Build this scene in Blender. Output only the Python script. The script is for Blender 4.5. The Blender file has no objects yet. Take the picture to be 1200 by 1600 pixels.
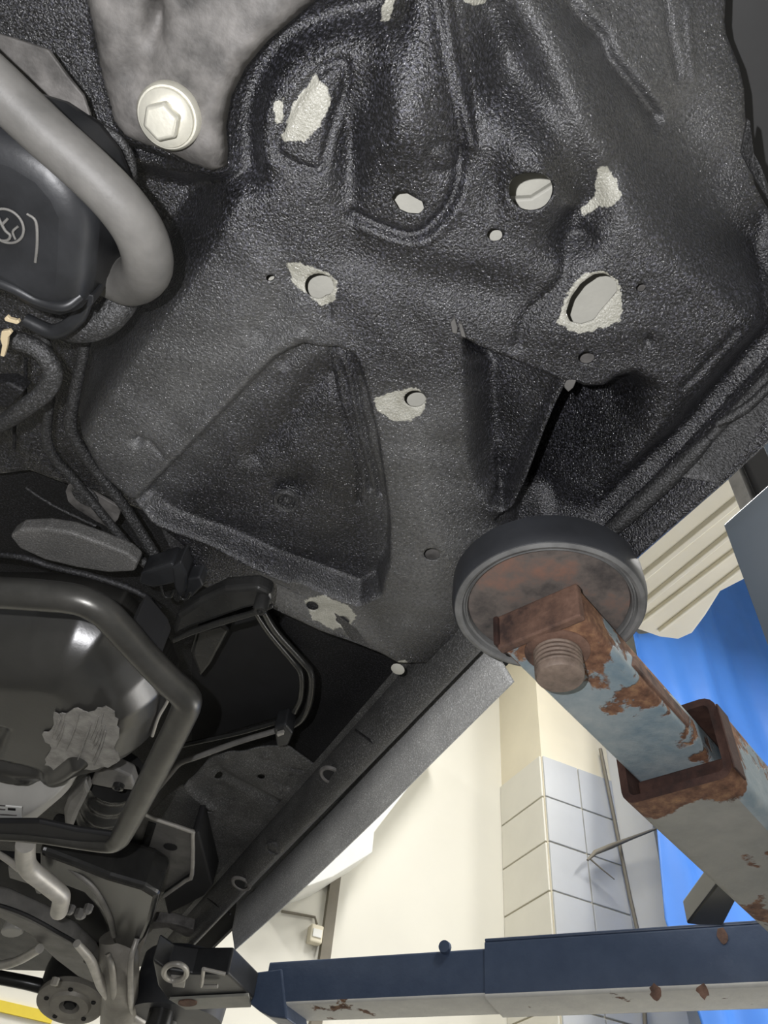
import bpy, bmesh, math, random
import numpy as np
from mathutils import Vector, Matrix

random.seed(4); rng = np.random.default_rng(4)
S = bpy.context.scene
COL = S.collection
# ------------------------------------------------------------------ camera
FP = 1200.0                                  # focal length for a 1200x1600 frame
ZC, H = 1.15, 1.75                           # eye height, level of the car's floor pan
_U = np.array([140., -1050., 1200.]); _U /= np.linalg.norm(_U)
_Y = np.array([-860., 1256., 1200.]); _Y -= _U * (_Y @ _U); _Y /= np.linalg.norm(_Y)
_X = np.cross(_Y, _U)
M3 = np.array([_X, _Y, _U])                  # camera (right, down, forward) -> world
CAM = np.array([0., 0., ZC])
cd = bpy.data.cameras.new('camera'); cam = bpy.data.objects.new('camera', cd); COL.objects.link(cam)
cd.sensor_fit = 'VERTICAL'; cd.sensor_height = 32.0; cd.lens = 32.0 * FP / 1600.0; cd.clip_start = 0.01
R = Matrix(((M3[0][0], -M3[0][1], -M3[0][2]), (M3[1][0], -M3[1][1], -M3[1][2]), (M3[2][0], -M3[2][1], -M3[2][2])))
cam.matrix_world = Matrix.Translation(CAM) @ R.to_4x4()
S.camera = cam
# ------------------------------------------------------------------ world, lights, exposure
S.view_settings.view_transform = 'Standard'; S.view_settings.look = 'None'
S.view_settings.gamma = 1.0; S.view_settings.exposure = 0.0; S.view_settings.use_curve_mapping = False
W = bpy.data.worlds.new('world'); S.world = W; W.use_nodes = True
W.node_tree.nodes['Background'].inputs[0].default_value = (0.9, 0.95, 1.0, 1)
W.node_tree.nodes['Background'].inputs[1].default_value = 0.15
FLASH_W = 21.0
fl = bpy.data.lights.new('phone_flash', 'POINT'); fl.energy = FLASH_W; fl.shadow_soft_size = 0.004
fl.color = (0.98, 0.975, 1.0)
fo = bpy.data.objects.new('phone_flash', fl); COL.objects.link(fo)
fo.location = CAM + M3 @ np.array([-0.055, -0.035, -0.005])
ROOM_W = 80.0
def assumed_lamp(x, y, z, sx, sy, w, rot=(0, 0, 0)):
    l = bpy.data.lights.new('assumed_lamp', 'AREA'); l.shape = 'RECTANGLE'; l.size = sx; l.size_y = sy; l.energy = w
    l.color = (1.0, 0.975, 0.935)
    o = bpy.data.objects.new('assumed_lamp', l); COL.objects.link(o); o.location = (x, y, z); o.rotation_euler = rot
for x, y in ((1.5, 1.3), (3.5, 0.4), (-1.6, 1.2), (0.8, -1.8)):
    assumed_lamp(x, y, 4.7, 0.35, 1.5, ROOM_W)  # unseen overhead lamps, assumed for lighting the walls; no fixtures built

# assumed daylight: area lamp added low in front of the solid right-hand wall
assumed_lamp(4.5, 1.6, 1.05, 1.9, 2.4, 85., (0, math.radians(90), 0))

# ------------------------------------------------------------------ helpers
def ray(u, v): return M3 @ np.array([(u - 600.) / FP, (v - 800.) / FP, 1.])
def P(u, v, dz=0.):
    r = ray(u, v); return CAM + r * ((H + dz - ZC) / r[2])
def PY(u, v, y):
    r = ray(u, v); return CAM + r * (y / r[1])
def PX(u, v, x):
    r = ray(u, v); return CAM + r * (x / r[0])
def rad(p, px): return float(px) / FP * float((np.asarray(p) - CAM) @ np.array([_X[2], _Y[2], _U[2]]))
def link(name, me, mat=None, parent=None, smooth=False):
    o = bpy.data.objects.new(name, me); COL.objects.link(o)
    if mat is not None: me.materials.append(mat)
    if parent is not None: o.parent = parent
    if smooth:
        for p in me.polygons: p.use_smooth = True
    return o
def mk(name, V, F, mat=None, parent=None, smooth=False):
    me = bpy.data.meshes.new(name); me.from_pydata([tuple(map(float, v)) for v in V], [], F); me.update()
    bm = bmesh.new(); bm.from_mesh(me); bmesh.ops.recalc_face_normals(bm, faces=bm.faces); bm.to_mesh(me); bm.free()
    return link(name, me, mat, parent, smooth)
def bevel(o, w, n=2, ang=35):
    m = o.modifiers.new('bevel', 'BEVEL'); m.width = w; m.segments = n; m.limit_method = 'ANGLE'; m.angle_limit = math.radians(ang); return o
def thick(o, t, off=1.0):
    m = o.modifiers.new('sheet', 'SOLIDIFY'); m.thickness = t; m.offset = off; return o
def smooth_by(o, a=40):
    for p in o.data.polygons: p.use_smooth = True
    o.data.set_sharp_from_angle(angle=math.radians(a)); return o
def thing(name, label, cat, loc=(0, 0, 0), group=None):
    o = bpy.data.objects.new(name, None); COL.objects.link(o); o.empty_display_size = .1
    o['label'] = label; o['category'] = cat
    if group: o['group'] = group
    return o
def tag(o, label, cat, group=None):
    o['label'] = label; o['category'] = cat
    if group: o['group'] = group
    return o
def struct(o, label=None):
    o['kind'] = 'structure'
    if label: o['label'] = label; 
    return o
def crom(pts, n=8):
    """smooth a list of tuples (any dimension) with a centripetal-like Catmull-Rom"""
    p = [np.array(q, float) for q in pts]; p = [2 * p[0] - p[1]] + p + [2 * p[-1] - p[-2]]; out = []
    for i in range(1, len(p) - 2):
        a, b, c, d = p[i - 1:i + 3]
        for k in range(n):
            t = k / n
            out.append(.5 * ((2 * b) + (c - a) * t + (2 * a - 5 * b + 4 * c - d) * t * t + (-a + 3 * b - 3 * c + d) * t ** 3))
    out.append(p[-2]); return out
def sweep(name, pts, radii, mat, parent=None, seg=14, cap=True):
    pts = [Vector([float(q) for q in p]) for p in pts]; n = len(pts); V = []; F = []
    t0 = (pts[1] - pts[0]).normalized(); nrm = t0.orthogonal().normalized(); pt = t0
    for i in range(n):
        t = (pts[min(i + 1, n - 1)] - pts[max(i - 1, 0)]).normalized()
        nrm = (pt.rotation_difference(t) @ nrm).normalized(); pt = t
        b = t.cross(nrm)
        for k in range(seg):
            a = 2 * math.pi * k / seg
            V.append(pts[i] + float(radii[i]) * (math.cos(a) * nrm + math.sin(a) * b))
    for i in range(n - 1):
        for k in range(seg):
            k2 = (k + 1) % seg
            F.append((i * seg + k, i * seg + k2, (i + 1) * seg + k2, (i + 1) * seg + k))
    if cap: F.append(tuple(range(seg))[::-1]); F.append(tuple((n - 1) * seg + k for k in range(seg)))
    o = mk(name, V, F, mat, parent); smooth_by(o, 50); return o
def pipe(name, px, mat, parent=None, n=8, seg=14, rough=None):
    """px: list of (u, v, dz, radius in px of the photograph)"""
    q = crom(px, n) if n > 1 else [np.array(p, float) for p in px]
    pts = [P(a[0], a[1], a[2]) for a in q]
    return sweep(name, pts, [rad(p, a[3]) for p, a in zip(pts, q)], mat, parent, seg)
def prism(name, poly, dz, t, mat, parent=None, bv=0.0, z=True):
    """traced outline at level dz with real thickness t (upwards)"""
    b = [P(p[0], p[1], p[2] if len(p) > 2 else dz) for p in poly]
    n = len(b); V = b + [p + np.array([0, 0, t]) for p in b]
    F = [tuple(range(n)), tuple(range(n, 2 * n))] + [(i, (i + 1) % n, n + (i + 1) % n, n + i) for i in range(n)]
    o = mk(name, V, F, mat, parent)
    if bv: bevel(o, bv, 3)
    return o
def slab(name, pts, vec, mat, parent=None, bv=0.0):
    n = len(pts); v = np.array(vec, float); V = [np.array(p, float) for p in pts]; V = V + [p + v for p in V]
    F = [tuple(range(n)), tuple(range(n, 2 * n))] + [(i, (i + 1) % n, n + (i + 1) % n, n + i) for i in range(n)]
    o = mk(name, V, F, mat, parent)
    if bv: bevel(o, bv, 2)
    return o
def box(name, x0, x1, y0, y1, z0, z1, mat, parent=None, bv=0.0):
    return slab(name, [(x0, y0, z0), (x1, y0, z0), (x1, y1, z0), (x0, y1, z0)], (0, 0, z1 - z0), mat, parent, bv)
def lathe(name, prof, mat, parent=None, seg=48, loc=(0, 0, 0), axis=None, ang=40, cap=True):
    V = []; F = []; n = len(prof)
    for r, z in prof:
        for k in range(seg):
            a = 2 * math.pi * k / seg; V.append((r * math.cos(a), r * math.sin(a), z))
    for i in range(n - 1):
        for k in range(seg):
            k2 = (k + 1) % seg; F.append((i * seg + k, i * seg + k2, (i + 1) * seg + k2, (i + 1) * seg + k))
    if cap and prof[0][0] > 1e-3: F.append(tuple(range(seg)))
    if cap and prof[-1][0] > 1e-3: F.append(tuple((n - 1) * seg + k for k in range(seg)))
    Q = Matrix.Identity(3)
    if axis is not None: Q = Vector((0, 0, 1)).rotation_difference(Vector([float(q) for q in axis])).to_matrix()
    L0 = Vector([float(q) for q in loc]); V = [Q @ Vector(v) + L0 for v in V]
    o = mk(name, V, F, mat, parent); smooth_by(o, ang); return o
# --- plan-view distance fields
def plan(poly, dz=0.): return np.array([P(p[0], p[1], p[2] if len(p) > 2 else dz)[:2] for p in poly])
def dist_poly(Q, poly, closed=True):
    """distance, nearest point, inside"""
    A = poly; B = np.roll(poly, -1, 0)
    if not closed: A, B = A[:-1], B[:-1]
    best = np.full(len(Q), 1e9); near = np.zeros_like(Q); ins = np.zeros(len(Q), bool)
    for a, b in zip(A, B):
        ab = b - a; L = ab @ ab + 1e-15
        t = np.clip(((Q - a) @ ab) / L, 0, 1); c = a + t[:, None] * ab
        d = np.hypot(*(Q - c).T); m = d < best; best[m] = d[m]; near[m] = c[m]
        if closed:
            cr = ((a[1] > Q[:, 1]) != (b[1] > Q[:, 1]))
            with np.errstate(divide='ignore', invalid='ignore'):
                xi = a[0] + (Q[:, 1] - a[1]) * (b[0] - a[0]) / (b[1] - a[1])
            ins ^= cr & (Q[:, 0] < xi)
    return best, near, ins
def sd(Q, poly):
    d, n, i = dist_poly(Q, poly); return np.where(i, d, -d), n         # positive inside
def sstep(x): x = np.clip(x, 0, 1); return x * x * (3 - 2 * x)
def plane3(pts):
    """plane of level through three (u, v, dz) points -> function of plan position"""
    q = np.array([P(*p) for p in pts]); A = np.c_[q[:, :2], np.ones(3)]; k = np.linalg.solve(A, q[:, 2] - H)
    return lambda Q: Q @ k[:2] + k[2]
def blob(c, ru, rv, n=20, dz=0., rot=0.):
    """ellipse outline in px"""
    out = []
    for k in range(n):
        a = 2 * math.pi * k / n; x, y = ru * math.cos(a), rv * math.sin(a); cr, sr = math.cos(rot), math.sin(rot)
        out.append((c[0] + x * cr - y * sr, c[1] + x * sr + y * cr, dz))
    return out
def field(name, keep, ops, mat, parent=None, step=.003, base=0., holes=(), bare=(), dust_highlight=(), t=.0016, keepdz=0., snap=()):
    """pressed sheet panel: a plan grid raised and sunk by traced features, trimmed to `keep`, pierced by `holes`"""
    kp = plan(crom(keep + [keep[0]], 4)[:-1] if False else keep, keepdz)
    x0, y0 = kp.min(0) - step; x1, y1 = kp.max(0) + step
    xs = np.arange(x0, x1 + step, step); ys = np.arange(y0, y1 + step, step)
    gx, gy = np.meshgrid(xs, ys); Q = np.c_[gx.ravel(), gy.ravel()]; nx, ny = len(xs), len(ys)
    kill = np.zeros(len(Q), bool)
    outl = [(kp, False)] + [(plan(h), True) for h in holes]
    flags = []
    idx = np.arange(nx * ny).reshape(ny, nx)
    f = np.stack([idx[:-1, :-1], idx[:-1, 1:], idx[1:, 1:], idx[1:, :-1]], -1).reshape(-1, 4)
    c = Q[f].mean(1); ok = np.ones(len(f), bool)
    for poly, hole in outl:
        s, _ = sd(c, poly); ok &= (s < 0) if hole else (s > 0)
    f = f[ok]
    ed = np.sort(np.concatenate([f[:, [0, 1]], f[:, [1, 2]], f[:, [2, 3]], f[:, [3, 0]]]), 1)
    key, cnt = np.unique(ed[:, 0] * (nx * ny) + ed[:, 1], return_counts=True); key = key[cnt == 1]
    bv = np.unique(np.r_[key // (nx * ny), key % (nx * ny)])
    bd = np.full(len(bv), 1e9); bn = Q[bv].copy()
    for poly, hole in outl:
        d_, n_, _ = dist_poly(Q[bv], poly); m = d_ < bd; bd[m] = d_[m]; bn[m] = n_[m]
    m = bd < 1.6 * step; Q[bv[m]] = bn[m]
    fixed = np.zeros(len(Q), bool); fixed[bv] = True
    for ln in snap:
        d_, n_, _ = dist_poly(Q, plan(ln), False); m = (d_ < .5 * step) & ~fixed; Q[m] = n_[m]; fixed |= m
    s0 = sd(Q, kp)[0]
    h = np.zeros(len(Q)) + base
    for op in ops:
        k = op[0]
        if k == 'poly':                       # ('poly', outline, level|function, softness)
            s, _ = sd(Q, plan(op[1], op[4] if len(op) > 4 else 0.)); w = sstep(s / op[3]); tg = op[2](Q) if callable(op[2]) else op[2]
            h = h * (1 - w) + tg * w
        elif k == 'poly2':                    # ('poly2', outline, level, sharp softness, wide softness, sharp polyline)
            pl = plan(op[1]); s, nr = sd(Q, pl); ds, _, _ = dist_poly(nr, plan(op[5]), False)
            so = op[3] + (op[4] - op[3]) * sstep(ds / .03); w = sstep(s / so); tg = op[2](Q)
            h = h * (1 - w) + tg * w
        elif k == 'add':                      # ('add', outline, amount, softness)
            s, _ = sd(Q, plan(op[1])); h = h + op[2] * sstep(s / op[3])
        elif k == 'line':                     # ('line', polyline, half width, amount)
            d, _, _ = dist_poly(Q, plan(crom(op[1], 5)), False); h = h + op[3] * np.exp(-(d / op[2]) ** 2)
        elif k == 'dome':                     # ('dome', centre, radius px u, radius px v, amount, rot)
            c = P(*op[1]); e = P(op[1][0] + op[2], op[1][1]); g = P(op[1][0], op[1][1] + op[3])
            A = np.array([(e - c)[:2], (g - c)[:2]]).T; q = (Q - c[:2]) @ np.linalg.inv(A).T
            h = h + op[4] * np.exp(-(q ** 2).sum(1))
        elif k == 'pillow':                   # ('pillow', radius, depth)
            x = np.clip(s0 / op[1], 0, 1); h = h - op[2] * np.sqrt(np.clip(1 - (1 - x) ** 2, 0, 1))
        elif k == 'fn': h = op[1](Q, h)
    used = np.unique(f); re = -np.ones(len(Q), int); re[used] = np.arange(len(used)); f = re[f]
    V = np.c_[Q[used], H + h[used]]
    me = bpy.data.meshes.new(name); me.vertices.add(len(V)); me.vertices.foreach_set('co', V.ravel())
    me.loops.add(f.size); me.loops.foreach_set('vertex_index', f[:, ::-1].ravel())
    me.polygons.add(len(f)); me.polygons.foreach_set('loop_start', np.arange(0, f.size, 4)); me.polygons.foreach_set('loop_total', np.full(len(f), 4))
    me.polygons.foreach_set('use_smooth', np.ones(len(f), bool)); me.update(); me.validate()
    for an, lst in (('bare', bare), ('dust_highlight', dust_highlight)):
        a = np.zeros(len(V))
        for pl, soft in lst:
            s, _ = sd(V[:, :2], plan(pl)); a = np.maximum(a, np.clip(.5 + s / (2 * soft), 0, 1))
        at = me.attributes.new(an, 'FLOAT', 'POINT'); at.data.foreach_set('value', a)
    o = link(name, me, mat, parent)
    if t: thick(o, t, -1.0)
    return o

# ------------------------------------------------------------------ materials
def mat_new(name):
    m = bpy.data.materials.new(name); m.use_nodes = True; nt = m.node_tree; return m, nt, nt.nodes['Principled BSDF']
def N(nt, t, **kw):
    n = nt.nodes.new(t)
    for k, v in kw.items(): setattr(n, k, v)
    return n
def noise(nt, scale, detail=3., rough=.55, dist=0.):
    tc = nt.nodes.get('TC') or N(nt, 'ShaderNodeTexCoord', name='TC')
    n = N(nt, 'ShaderNodeTexNoise'); n.inputs['Scale'].default_value = scale; n.inputs['Detail'].default_value = detail
    n.inputs['Roughness'].default_value = rough; n.inputs['Distortion'].default_value = dist
    nt.links.new(tc.outputs['Object'], n.inputs['Vector']); return n.outputs['Fac']
def ramp(nt, fac, stops):
    r = N(nt, 'ShaderNodeValToRGB'); e = r.color_ramp.elements
    while len(e) < len(stops): e.new(.5)
    for i, (p, c) in enumerate(stops):
        e[i].position = p; e[i].color = c if len(c) == 4 else (*c, 1)
    nt.links.new(fac, r.inputs[0]); return r.outputs[0]
def mixc(nt, fac, a, b, mode='MIX'):
    m = N(nt, 'ShaderNodeMix', data_type='RGBA', blend_type=mode)
    if isinstance(fac, float): m.inputs[0].default_value = fac
    else: nt.links.new(fac, m.inputs[0])
    for i, c in ((6, a), (7, b)):
        if isinstance(c, tuple): m.inputs[i].default_value = (*c[:3], 1)
        else: nt.links.new(c, m.inputs[i])
    return m.outputs[2]
def math_(nt, op, a, b=None):
    m = N(nt, 'ShaderNodeMath', operation=op)
    for i, c in ((0, a), (1, b)):
        if c is None: continue
        if isinstance(c, (int, float)): m.inputs[i].default_value = c
        else: nt.links.new(c, m.inputs[i])
    return m.outputs[0]
def bump(nt, b, layers):
    prev = None
    for hgt, dist, st in layers:
        n = N(nt, 'ShaderNodeBump'); n.inputs['Distance'].default_value = dist; n.inputs['Strength'].default_value = st
        nt.links.new(hgt, n.inputs['Height'])
        if prev is not None: nt.links.new(prev, n.inputs['Normal'])
        prev = n.outputs[0]
    nt.links.new(prev, b.inputs['Normal'])
def attr(nt, name):
    a = N(nt, 'ShaderNodeAttribute', attribute_name=name); return a.outputs['Fac']

def m_undercoat(name='undercoat', col=(.004, .004, .005), hi=(.015, .015, .018), rough=.38, st=1.0, scale=560., coat=1.0, glint_mix=1.0):
    m, nt, b = mat_new(name)
    big = noise(nt, 9., 4., .6); fine = noise(nt, scale, 2., .5); med = noise(nt, scale * .38, 2., .5)
    c = ramp(nt, big, [(.35, col), (.72, hi)])
    glint = ramp(nt, noise(nt, scale * .8, 2.5, .6), [(.38, (.1, .1, .1)), (.5, (.7, .7, .7)), (.58, (2.6, 2.6, 2.65)), (.67, (7.0, 7.0, 7.3))])  # sparkle of the wet coat painted into the base colour as bright grains
    c = mixc(nt, glint_mix, c, glint, 'MULTIPLY')
    c = mixc(nt, math_(nt, 'MULTIPLY', attr(nt, 'dust_highlight'), noise(nt, 300., 2., .5)), c, (.22, .22, .215))
    bm_ = math_(nt, 'ADD', attr(nt, 'bare'), math_(nt, 'MULTIPLY', math_(nt, 'SUBTRACT', noise(nt, 110., 4., .65), .5), .9))
    bf = ramp(nt, bm_, [(.47, (0, 0, 0)), (.55, (1, 1, 1))])
    prim = ramp(nt, noise(nt, 60., 4., .6), [(.3, (.36, .35, .29)), (.7, (.52, .51, .44))])
    c = mixc(nt, bf, c, prim)
    nt.links.new(c, b.inputs['Base Color'])
    rg = N(nt, 'ShaderNodeMapRange'); nt.links.new(noise(nt, 22., 3.), rg.inputs[0])
    rg.inputs[3].default_value = rough - .10; rg.inputs[4].default_value = rough + .16
    nt.links.new(rg.outputs[0], b.inputs['Roughness'])
    b.inputs['Specular IOR Level'].default_value = .75
    bump(nt, b, [(med, .002, .3 * st), (fine, .002, .7 * st)])
    b.inputs['Coat Weight'].default_value = coat; b.inputs['Coat Roughness'].default_value = .2
    grain = noise(nt, scale * .8, 1.5, .5)
    n = N(nt, 'ShaderNodeBump'); n.inputs['Distance'].default_value = .0032; n.inputs['Strength'].default_value = 1.0
    nt.links.new(grain, n.inputs['Height']); nt.links.new(n.outputs[0], b.inputs['Coat Normal'])
    return m
def m_paint(name, col, rough=.5, var=.12, bmp=0., scale=14., metal=0., spec=.5):
    m, nt, b = mat_new(name)
    lo = tuple(c * (1 - var) for c in col); hi = tuple(min(1, c * (1 + var)) for c in col)
    nt.links.new(ramp(nt, noise(nt, scale, 4., .6), [(.3, lo), (.7, hi)]), b.inputs['Base Color'])
    b.inputs['Roughness'].default_value = rough; b.inputs['Metallic'].default_value = metal; b.inputs['Specular IOR Level'].default_value = spec
    if bmp: bump(nt, b, [(noise(nt, 240., 3.), .002, bmp)])
    return m
def m_rustpaint(name, paint, paint2, amount=.5, rustmul=1., gloss=.4):
    """blue lift paint flaking off rusty steel"""
    m, nt, b = mat_new(name)
    n1 = noise(nt, 7.5, 6., .62, .4); n2 = noise(nt, 70., 5., .65); n3 = noise(nt, 24., 5., .6)
    f = math_(nt, 'ADD', n1, math_(nt, 'MULTIPLY', math_(nt, 'SUBTRACT', n3, .5), .45))
    f = math_(nt, 'ADD', f, math_(nt, 'MULTIPLY', attr(nt, 'rust'), .6))
    mask = ramp(nt, f, [(amount, (0, 0, 0)), (amount + .03, (1, 1, 1))])
    rust = ramp(nt, n2, [(.25, (.045 * rustmul, .022 * rustmul, .014 * rustmul)), (.5, (.17 * rustmul, .085 * rustmul, .05 * rustmul)), (.68, (.30 * rustmul, .17 * rustmul, .09 * rustmul)), (.8, (.55 * rustmul, .24 * rustmul, .05 * rustmul))])
    pc = ramp(nt, n3, [(.3, paint), (.7, paint2)])
    nt.links.new(mixc(nt, mask, pc, rust), b.inputs['Base Color'])
    rr = mixc(nt, mask, (gloss,) * 3, (.85,) * 3); nt.links.new(rr, b.inputs['Roughness'])
    inv = math_(nt, 'SUBTRACT', 1., mask)
    bump(nt, b, [(inv, .0012, .7), (n2, .0016, .5)])
    return m
def m_rust(name, cols=((.05, .03, .025), (.15, .085, .06), (.24, .14, .1)), rough=.8, scale=45.):
    m, nt, b = mat_new(name)
    n2 = noise(nt, scale, 6., .65); n1 = noise(nt, 11., 3.)
    c = ramp(nt, math_(nt, 'ADD', math_(nt, 'MULTIPLY', n2, .6), math_(nt, 'MULTIPLY', n1, .4)), [(.36, cols[0]), (.5, cols[1]), (.64, cols[2])])
    nt.links.new(c, b.inputs['Base Color']); b.inputs['Roughness'].default_value = rough
    bump(nt, b, [(n2, .0018, .6)])
    return m
U1 = m_undercoat()
U_matte = m_undercoat('undercoat_matte', (.018, .018, .018), (.048, .048, .048), .5, 1.0, 580., .3, .45)
U_dusty_lit = m_undercoat('undercoat_dusty_lit', (.55, .55, .54), (.70, .70, .68), .7, 1.1, 620., 0., .12)  # dusty coat; brightness of the far flange is put into its colour
U_floor = m_undercoat('undercoat_floor', (.045, .045, .044), (.10, .10, .097), .5, .8, 600., .15, .35)
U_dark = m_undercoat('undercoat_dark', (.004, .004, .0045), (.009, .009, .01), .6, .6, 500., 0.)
U_tun = m_undercoat('undercoat_grey', (.08, .08, .076), (.18, .175, .165), .5, .8, 620., .3, .12)
PRIMER = m_paint('primer_sheet', (.50, .49, .43), .6, .12, .15)
PLATE = m_paint('dusty_plate', (.14, .133, .125), .6, .7, .3, 30.)
ZINC = m_paint('zinc_bolt', (.70, .68, .58), .35, .12, .1, 60., .35)
RUBBER = m_paint('hose_rubber', (.15, .145, .135), .55, .3, .12, 18.)
BLACKP = m_paint('black_plastic', (.022, .023, .025), .42, .4, .06, 20.)
BLACKT = m_paint('black_tube', (.022, .022, .021), .27, .25, .04, 30.)
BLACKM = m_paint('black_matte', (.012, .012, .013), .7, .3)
STEELD = m_paint('dull_steel', (.17, .165, .155), .5, .3, .1, 22., .2)
STEELL = m_paint('light_steel', (.46, .44, .40), .42, .2, .06, 30., .3)
GUARD = m_paint('guard_tube_paint', (.085, .083, .076), .34, .2, .04, 30., .55)
ALU = m_paint('cast_alloy', (.34, .32, .28), .5, .2, .2, 18., .2)
PADR = m_paint('pad_rubber', (.035, .037, .042), .5, .25, .1)
PADRIM = m_paint('pad_worn_rim', (.18, .18, .175), .55, .3, .15, 30.)
TANK = m_paint('tank_plastic', (.035, .034, .031), .30, .4, .05, 8., 0., 1.0)
TANKL = m_paint('tank_dusty', (.42, .41, .38), .42, .15, .04, 8.)
TAPE = m_paint('torn_tape', (.26, .25, .23), .3, .35, .3, 60.)
CREAM = m_paint('cream_wall', (.84, .82, .73), .6, .03, 0., 1.5)
GREYW = m_paint('grey_wall', (.25, .26, .28), .6, .03, 0., 1.5)
CREAM2 = m_paint('cream_panel', (.80, .74, .58), .5, .06, 0., 2.)
WHITEW = m_paint('white_panel', (.88, .88, .84), .5, .02)
TILE = m_paint('pale_tile', (.56, .58, .60), .3, .06, 0., 2.5)
TILEC = m_paint('cream_tile', (.72, .70, .62), .35, .05, 0., 2.5)
GROUT = m_paint('grout', (.40, .39, .35), .8, .1)
TARP = m_paint('blue_tarp', (.065, .235, .74), .42, .10, 0., 1.5)
SLATE = m_paint('slate_blue_paint', (.05, .078, .12), .35, .08, 0., 2.)
NAVY = m_rustpaint('navy_lift_paint', (.05, .072, .122), (.066, .092, .148), .74, .8, .38)
PALE = m_rustpaint('worn_lit_underside', (.62, .61, .57), (.74, .73, .67), .66, .9, .6)  # beam underside: light off the floor painted in as a pale colour
BLUERUST = m_rustpaint('flaking_blue_paint', (.20, .28, .33), (.42, .47, .48), .53, 1.25, .38)
ARMPALE = m_rustpaint('flaking_lit_underside', (.30, .30, .27), (.38, .37, .33), .56, 1.1, .6)  # near arm underside: flaking paint made paler in place of floor light
RUST = m_rust('brown_rust'); RUSTD = m_rust('dark_rust', ((.02, .010, .008), (.05, .022, .016), (.085, .042, .03)))
RUSTO = m_rust('plate_rust', ((.045, .042, .042), (.16, .135, .12), (.27, .15, .11)), .75, 26.)
BOLTR = m_rust('thread_rust', ((.12, .09, .07), (.22, .165, .13), (.30, .23, .18)), .6, 60.)
YEL = m_paint('yellow_stripe', (.85, .66, .06), .5, .05)
CONC = m_paint('concrete_floor', (.12, .118, .11), .6, .08, 0., 3.)
CLIP = m_paint('cream_clip', (.75, .62, .40), .5, .1)
CABLE = m_paint('grey_cable', (.20, .18, .14), .6, .1)

# ------------------------------------------------------------------ the room
XL, XR, YN, YF, ZT = -4.0, 4.6, -3.2, 3.55, 5.9
struct(box('floor', XL, XR, YN, YF, -.1, 0, CONC))
struct(box('wall_back', XL, XR + .1, YF, YF + .12, 0, ZT, CREAM))
struct(box('wall_left', XL - .12, XL, YN, YF, 0, ZT, GREYW))
struct(box('wall_right', XR, XR + .12, YN, YF, 0, ZT, CREAM))
for k_, (y0_, y1_, z0_, z1_) in enumerate(((.32, .40, 0, 2.1), (2.80, 2.88, 0, 2.1), (.32, 2.88, 2.02, 2.1))):
    struct(box('trim_%d' % (4 + k_), XR - .06, XR, y0_, y1_, z0_, z1_, CABLE))  # unseen frame added round the assumed daylight lamp; the wall behind is solid
struct(box('wall_front', XL, XR, YN - .12, YN, 0, ZT, GREYW))
struct(box('ceiling', XL, XR, YN, YF, ZT, ZT + .1, CREAM))
# yellow stripe low on the back wall, seen under the car
a = PY(-60, 1548, YF - .012); b = PY(66, 1575, YF - .012)
struct(box('trim_1', a[0] - .4, b[0] + .05, YF - .012, YF, b[2] - .04, a[2] + .0, YEL))
# dark upright of a door frame on the back wall with a small junction box
a = PY(508, 1440, YF - .03); b = PY(524, 1440, YF - .03)
struct(box('trim_2', a[0], b[0], YF - .03, YF, 0.0, PY(515, 1340, YF)[2] + .25, CABLE))
jb = thing('junction_box', 'small cream junction box beside the dark wall upright', 'junction box')
a = PY(488, 1442, YF - .05); b = PY(503, 1475, YF - .05)
box('body', a[0] - .0, b[0], YF - .05, YF, b[2], a[2], CREAM2, jb, .006)
box('cover', a[0] + .008, b[0] - .008, YF - .056, YF - .05, b[2] + .02, a[2] - .02, WHITEW, jb, .002)
sweep('conduit', [PY(440, 1424, YF - .012), PY(465, 1428, YF - .012), PY(492, 1433, YF - .012), PY(495, 1444, YF - .02)], [.006] * 4, CABLE, jb, 8)
# pillar with tiles on its lower shaft
PC = PY(862, 1400, 3.14)                       # its near corner
px0, py0 = PC[0], PC[1]; pw = .47
pil = struct(box('wall_pillar', px0, px0 + pw, py0, YF, 0, ZT, CREAM2))
ztop = PY(860, 1186, py0)[2]
th = .245
for (face, c0, c1, m) in (('y', px0, px0 + pw, TILE), ('x', py0, YF, TILEC)):
    ncol = 2 if face == 'y' else 1
    wdt = (c1 - c0) / ncol
    for i in range(ncol):
        z = ztop; k = 0
        while z > 1.4:
            z1 = z - th; g = .004; j = rng.uniform(-.001, .001)
            A, B = c0 + i * wdt + g, c0 + (i + 1) * wdt - g
            if face == 'y': box('tile', A, B, py0 - .012 + j, py0 + .0, z1 + g, z - g, m, pil, .002)
            else: box('tile', px0 - .012 + j, px0, A, B, z1 + g, z - g, m, pil, .002)
            z = z1
struct(box('trim_3', px0 + pw, PY(1040, 1400, py0 + .04)[0], py0 + .04, YF, 0, ZT, CREAM))  # added strip standing in for the wall, brought forward to catch the lamps
# cable hanging down the pillar and a bent wire hook on it
cb = thing('hanging_cable', 'thin grey cable running down the right side of the tiled pillar', 'cable')
sweep('cord', [PY(u, v, 3.10) for u, v in ((938, 1170), (952, 1240), (968, 1320), (984, 1400), (1002, 1480), (1010, 1640))], [.010] * 6, CABLE, cb, 8)
hk = thing('wire_hook', 'bent wire hook sticking out across the tiled pillar', 'hook')
sweep('stem', [PY(u, v, 3.055) for u, v in ((1030, 1293), (985, 1310), (955, 1322), (930, 1332), (918, 1344))], [.006, .009, .013, .012, .006], CABLE, hk, 8)
sweep('tail', [PY(u, v, 3.055) for u, v in ((922, 1342), (938, 1356), (960, 1374))], [.005, .004, .003], CABLE, hk, 6)

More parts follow.
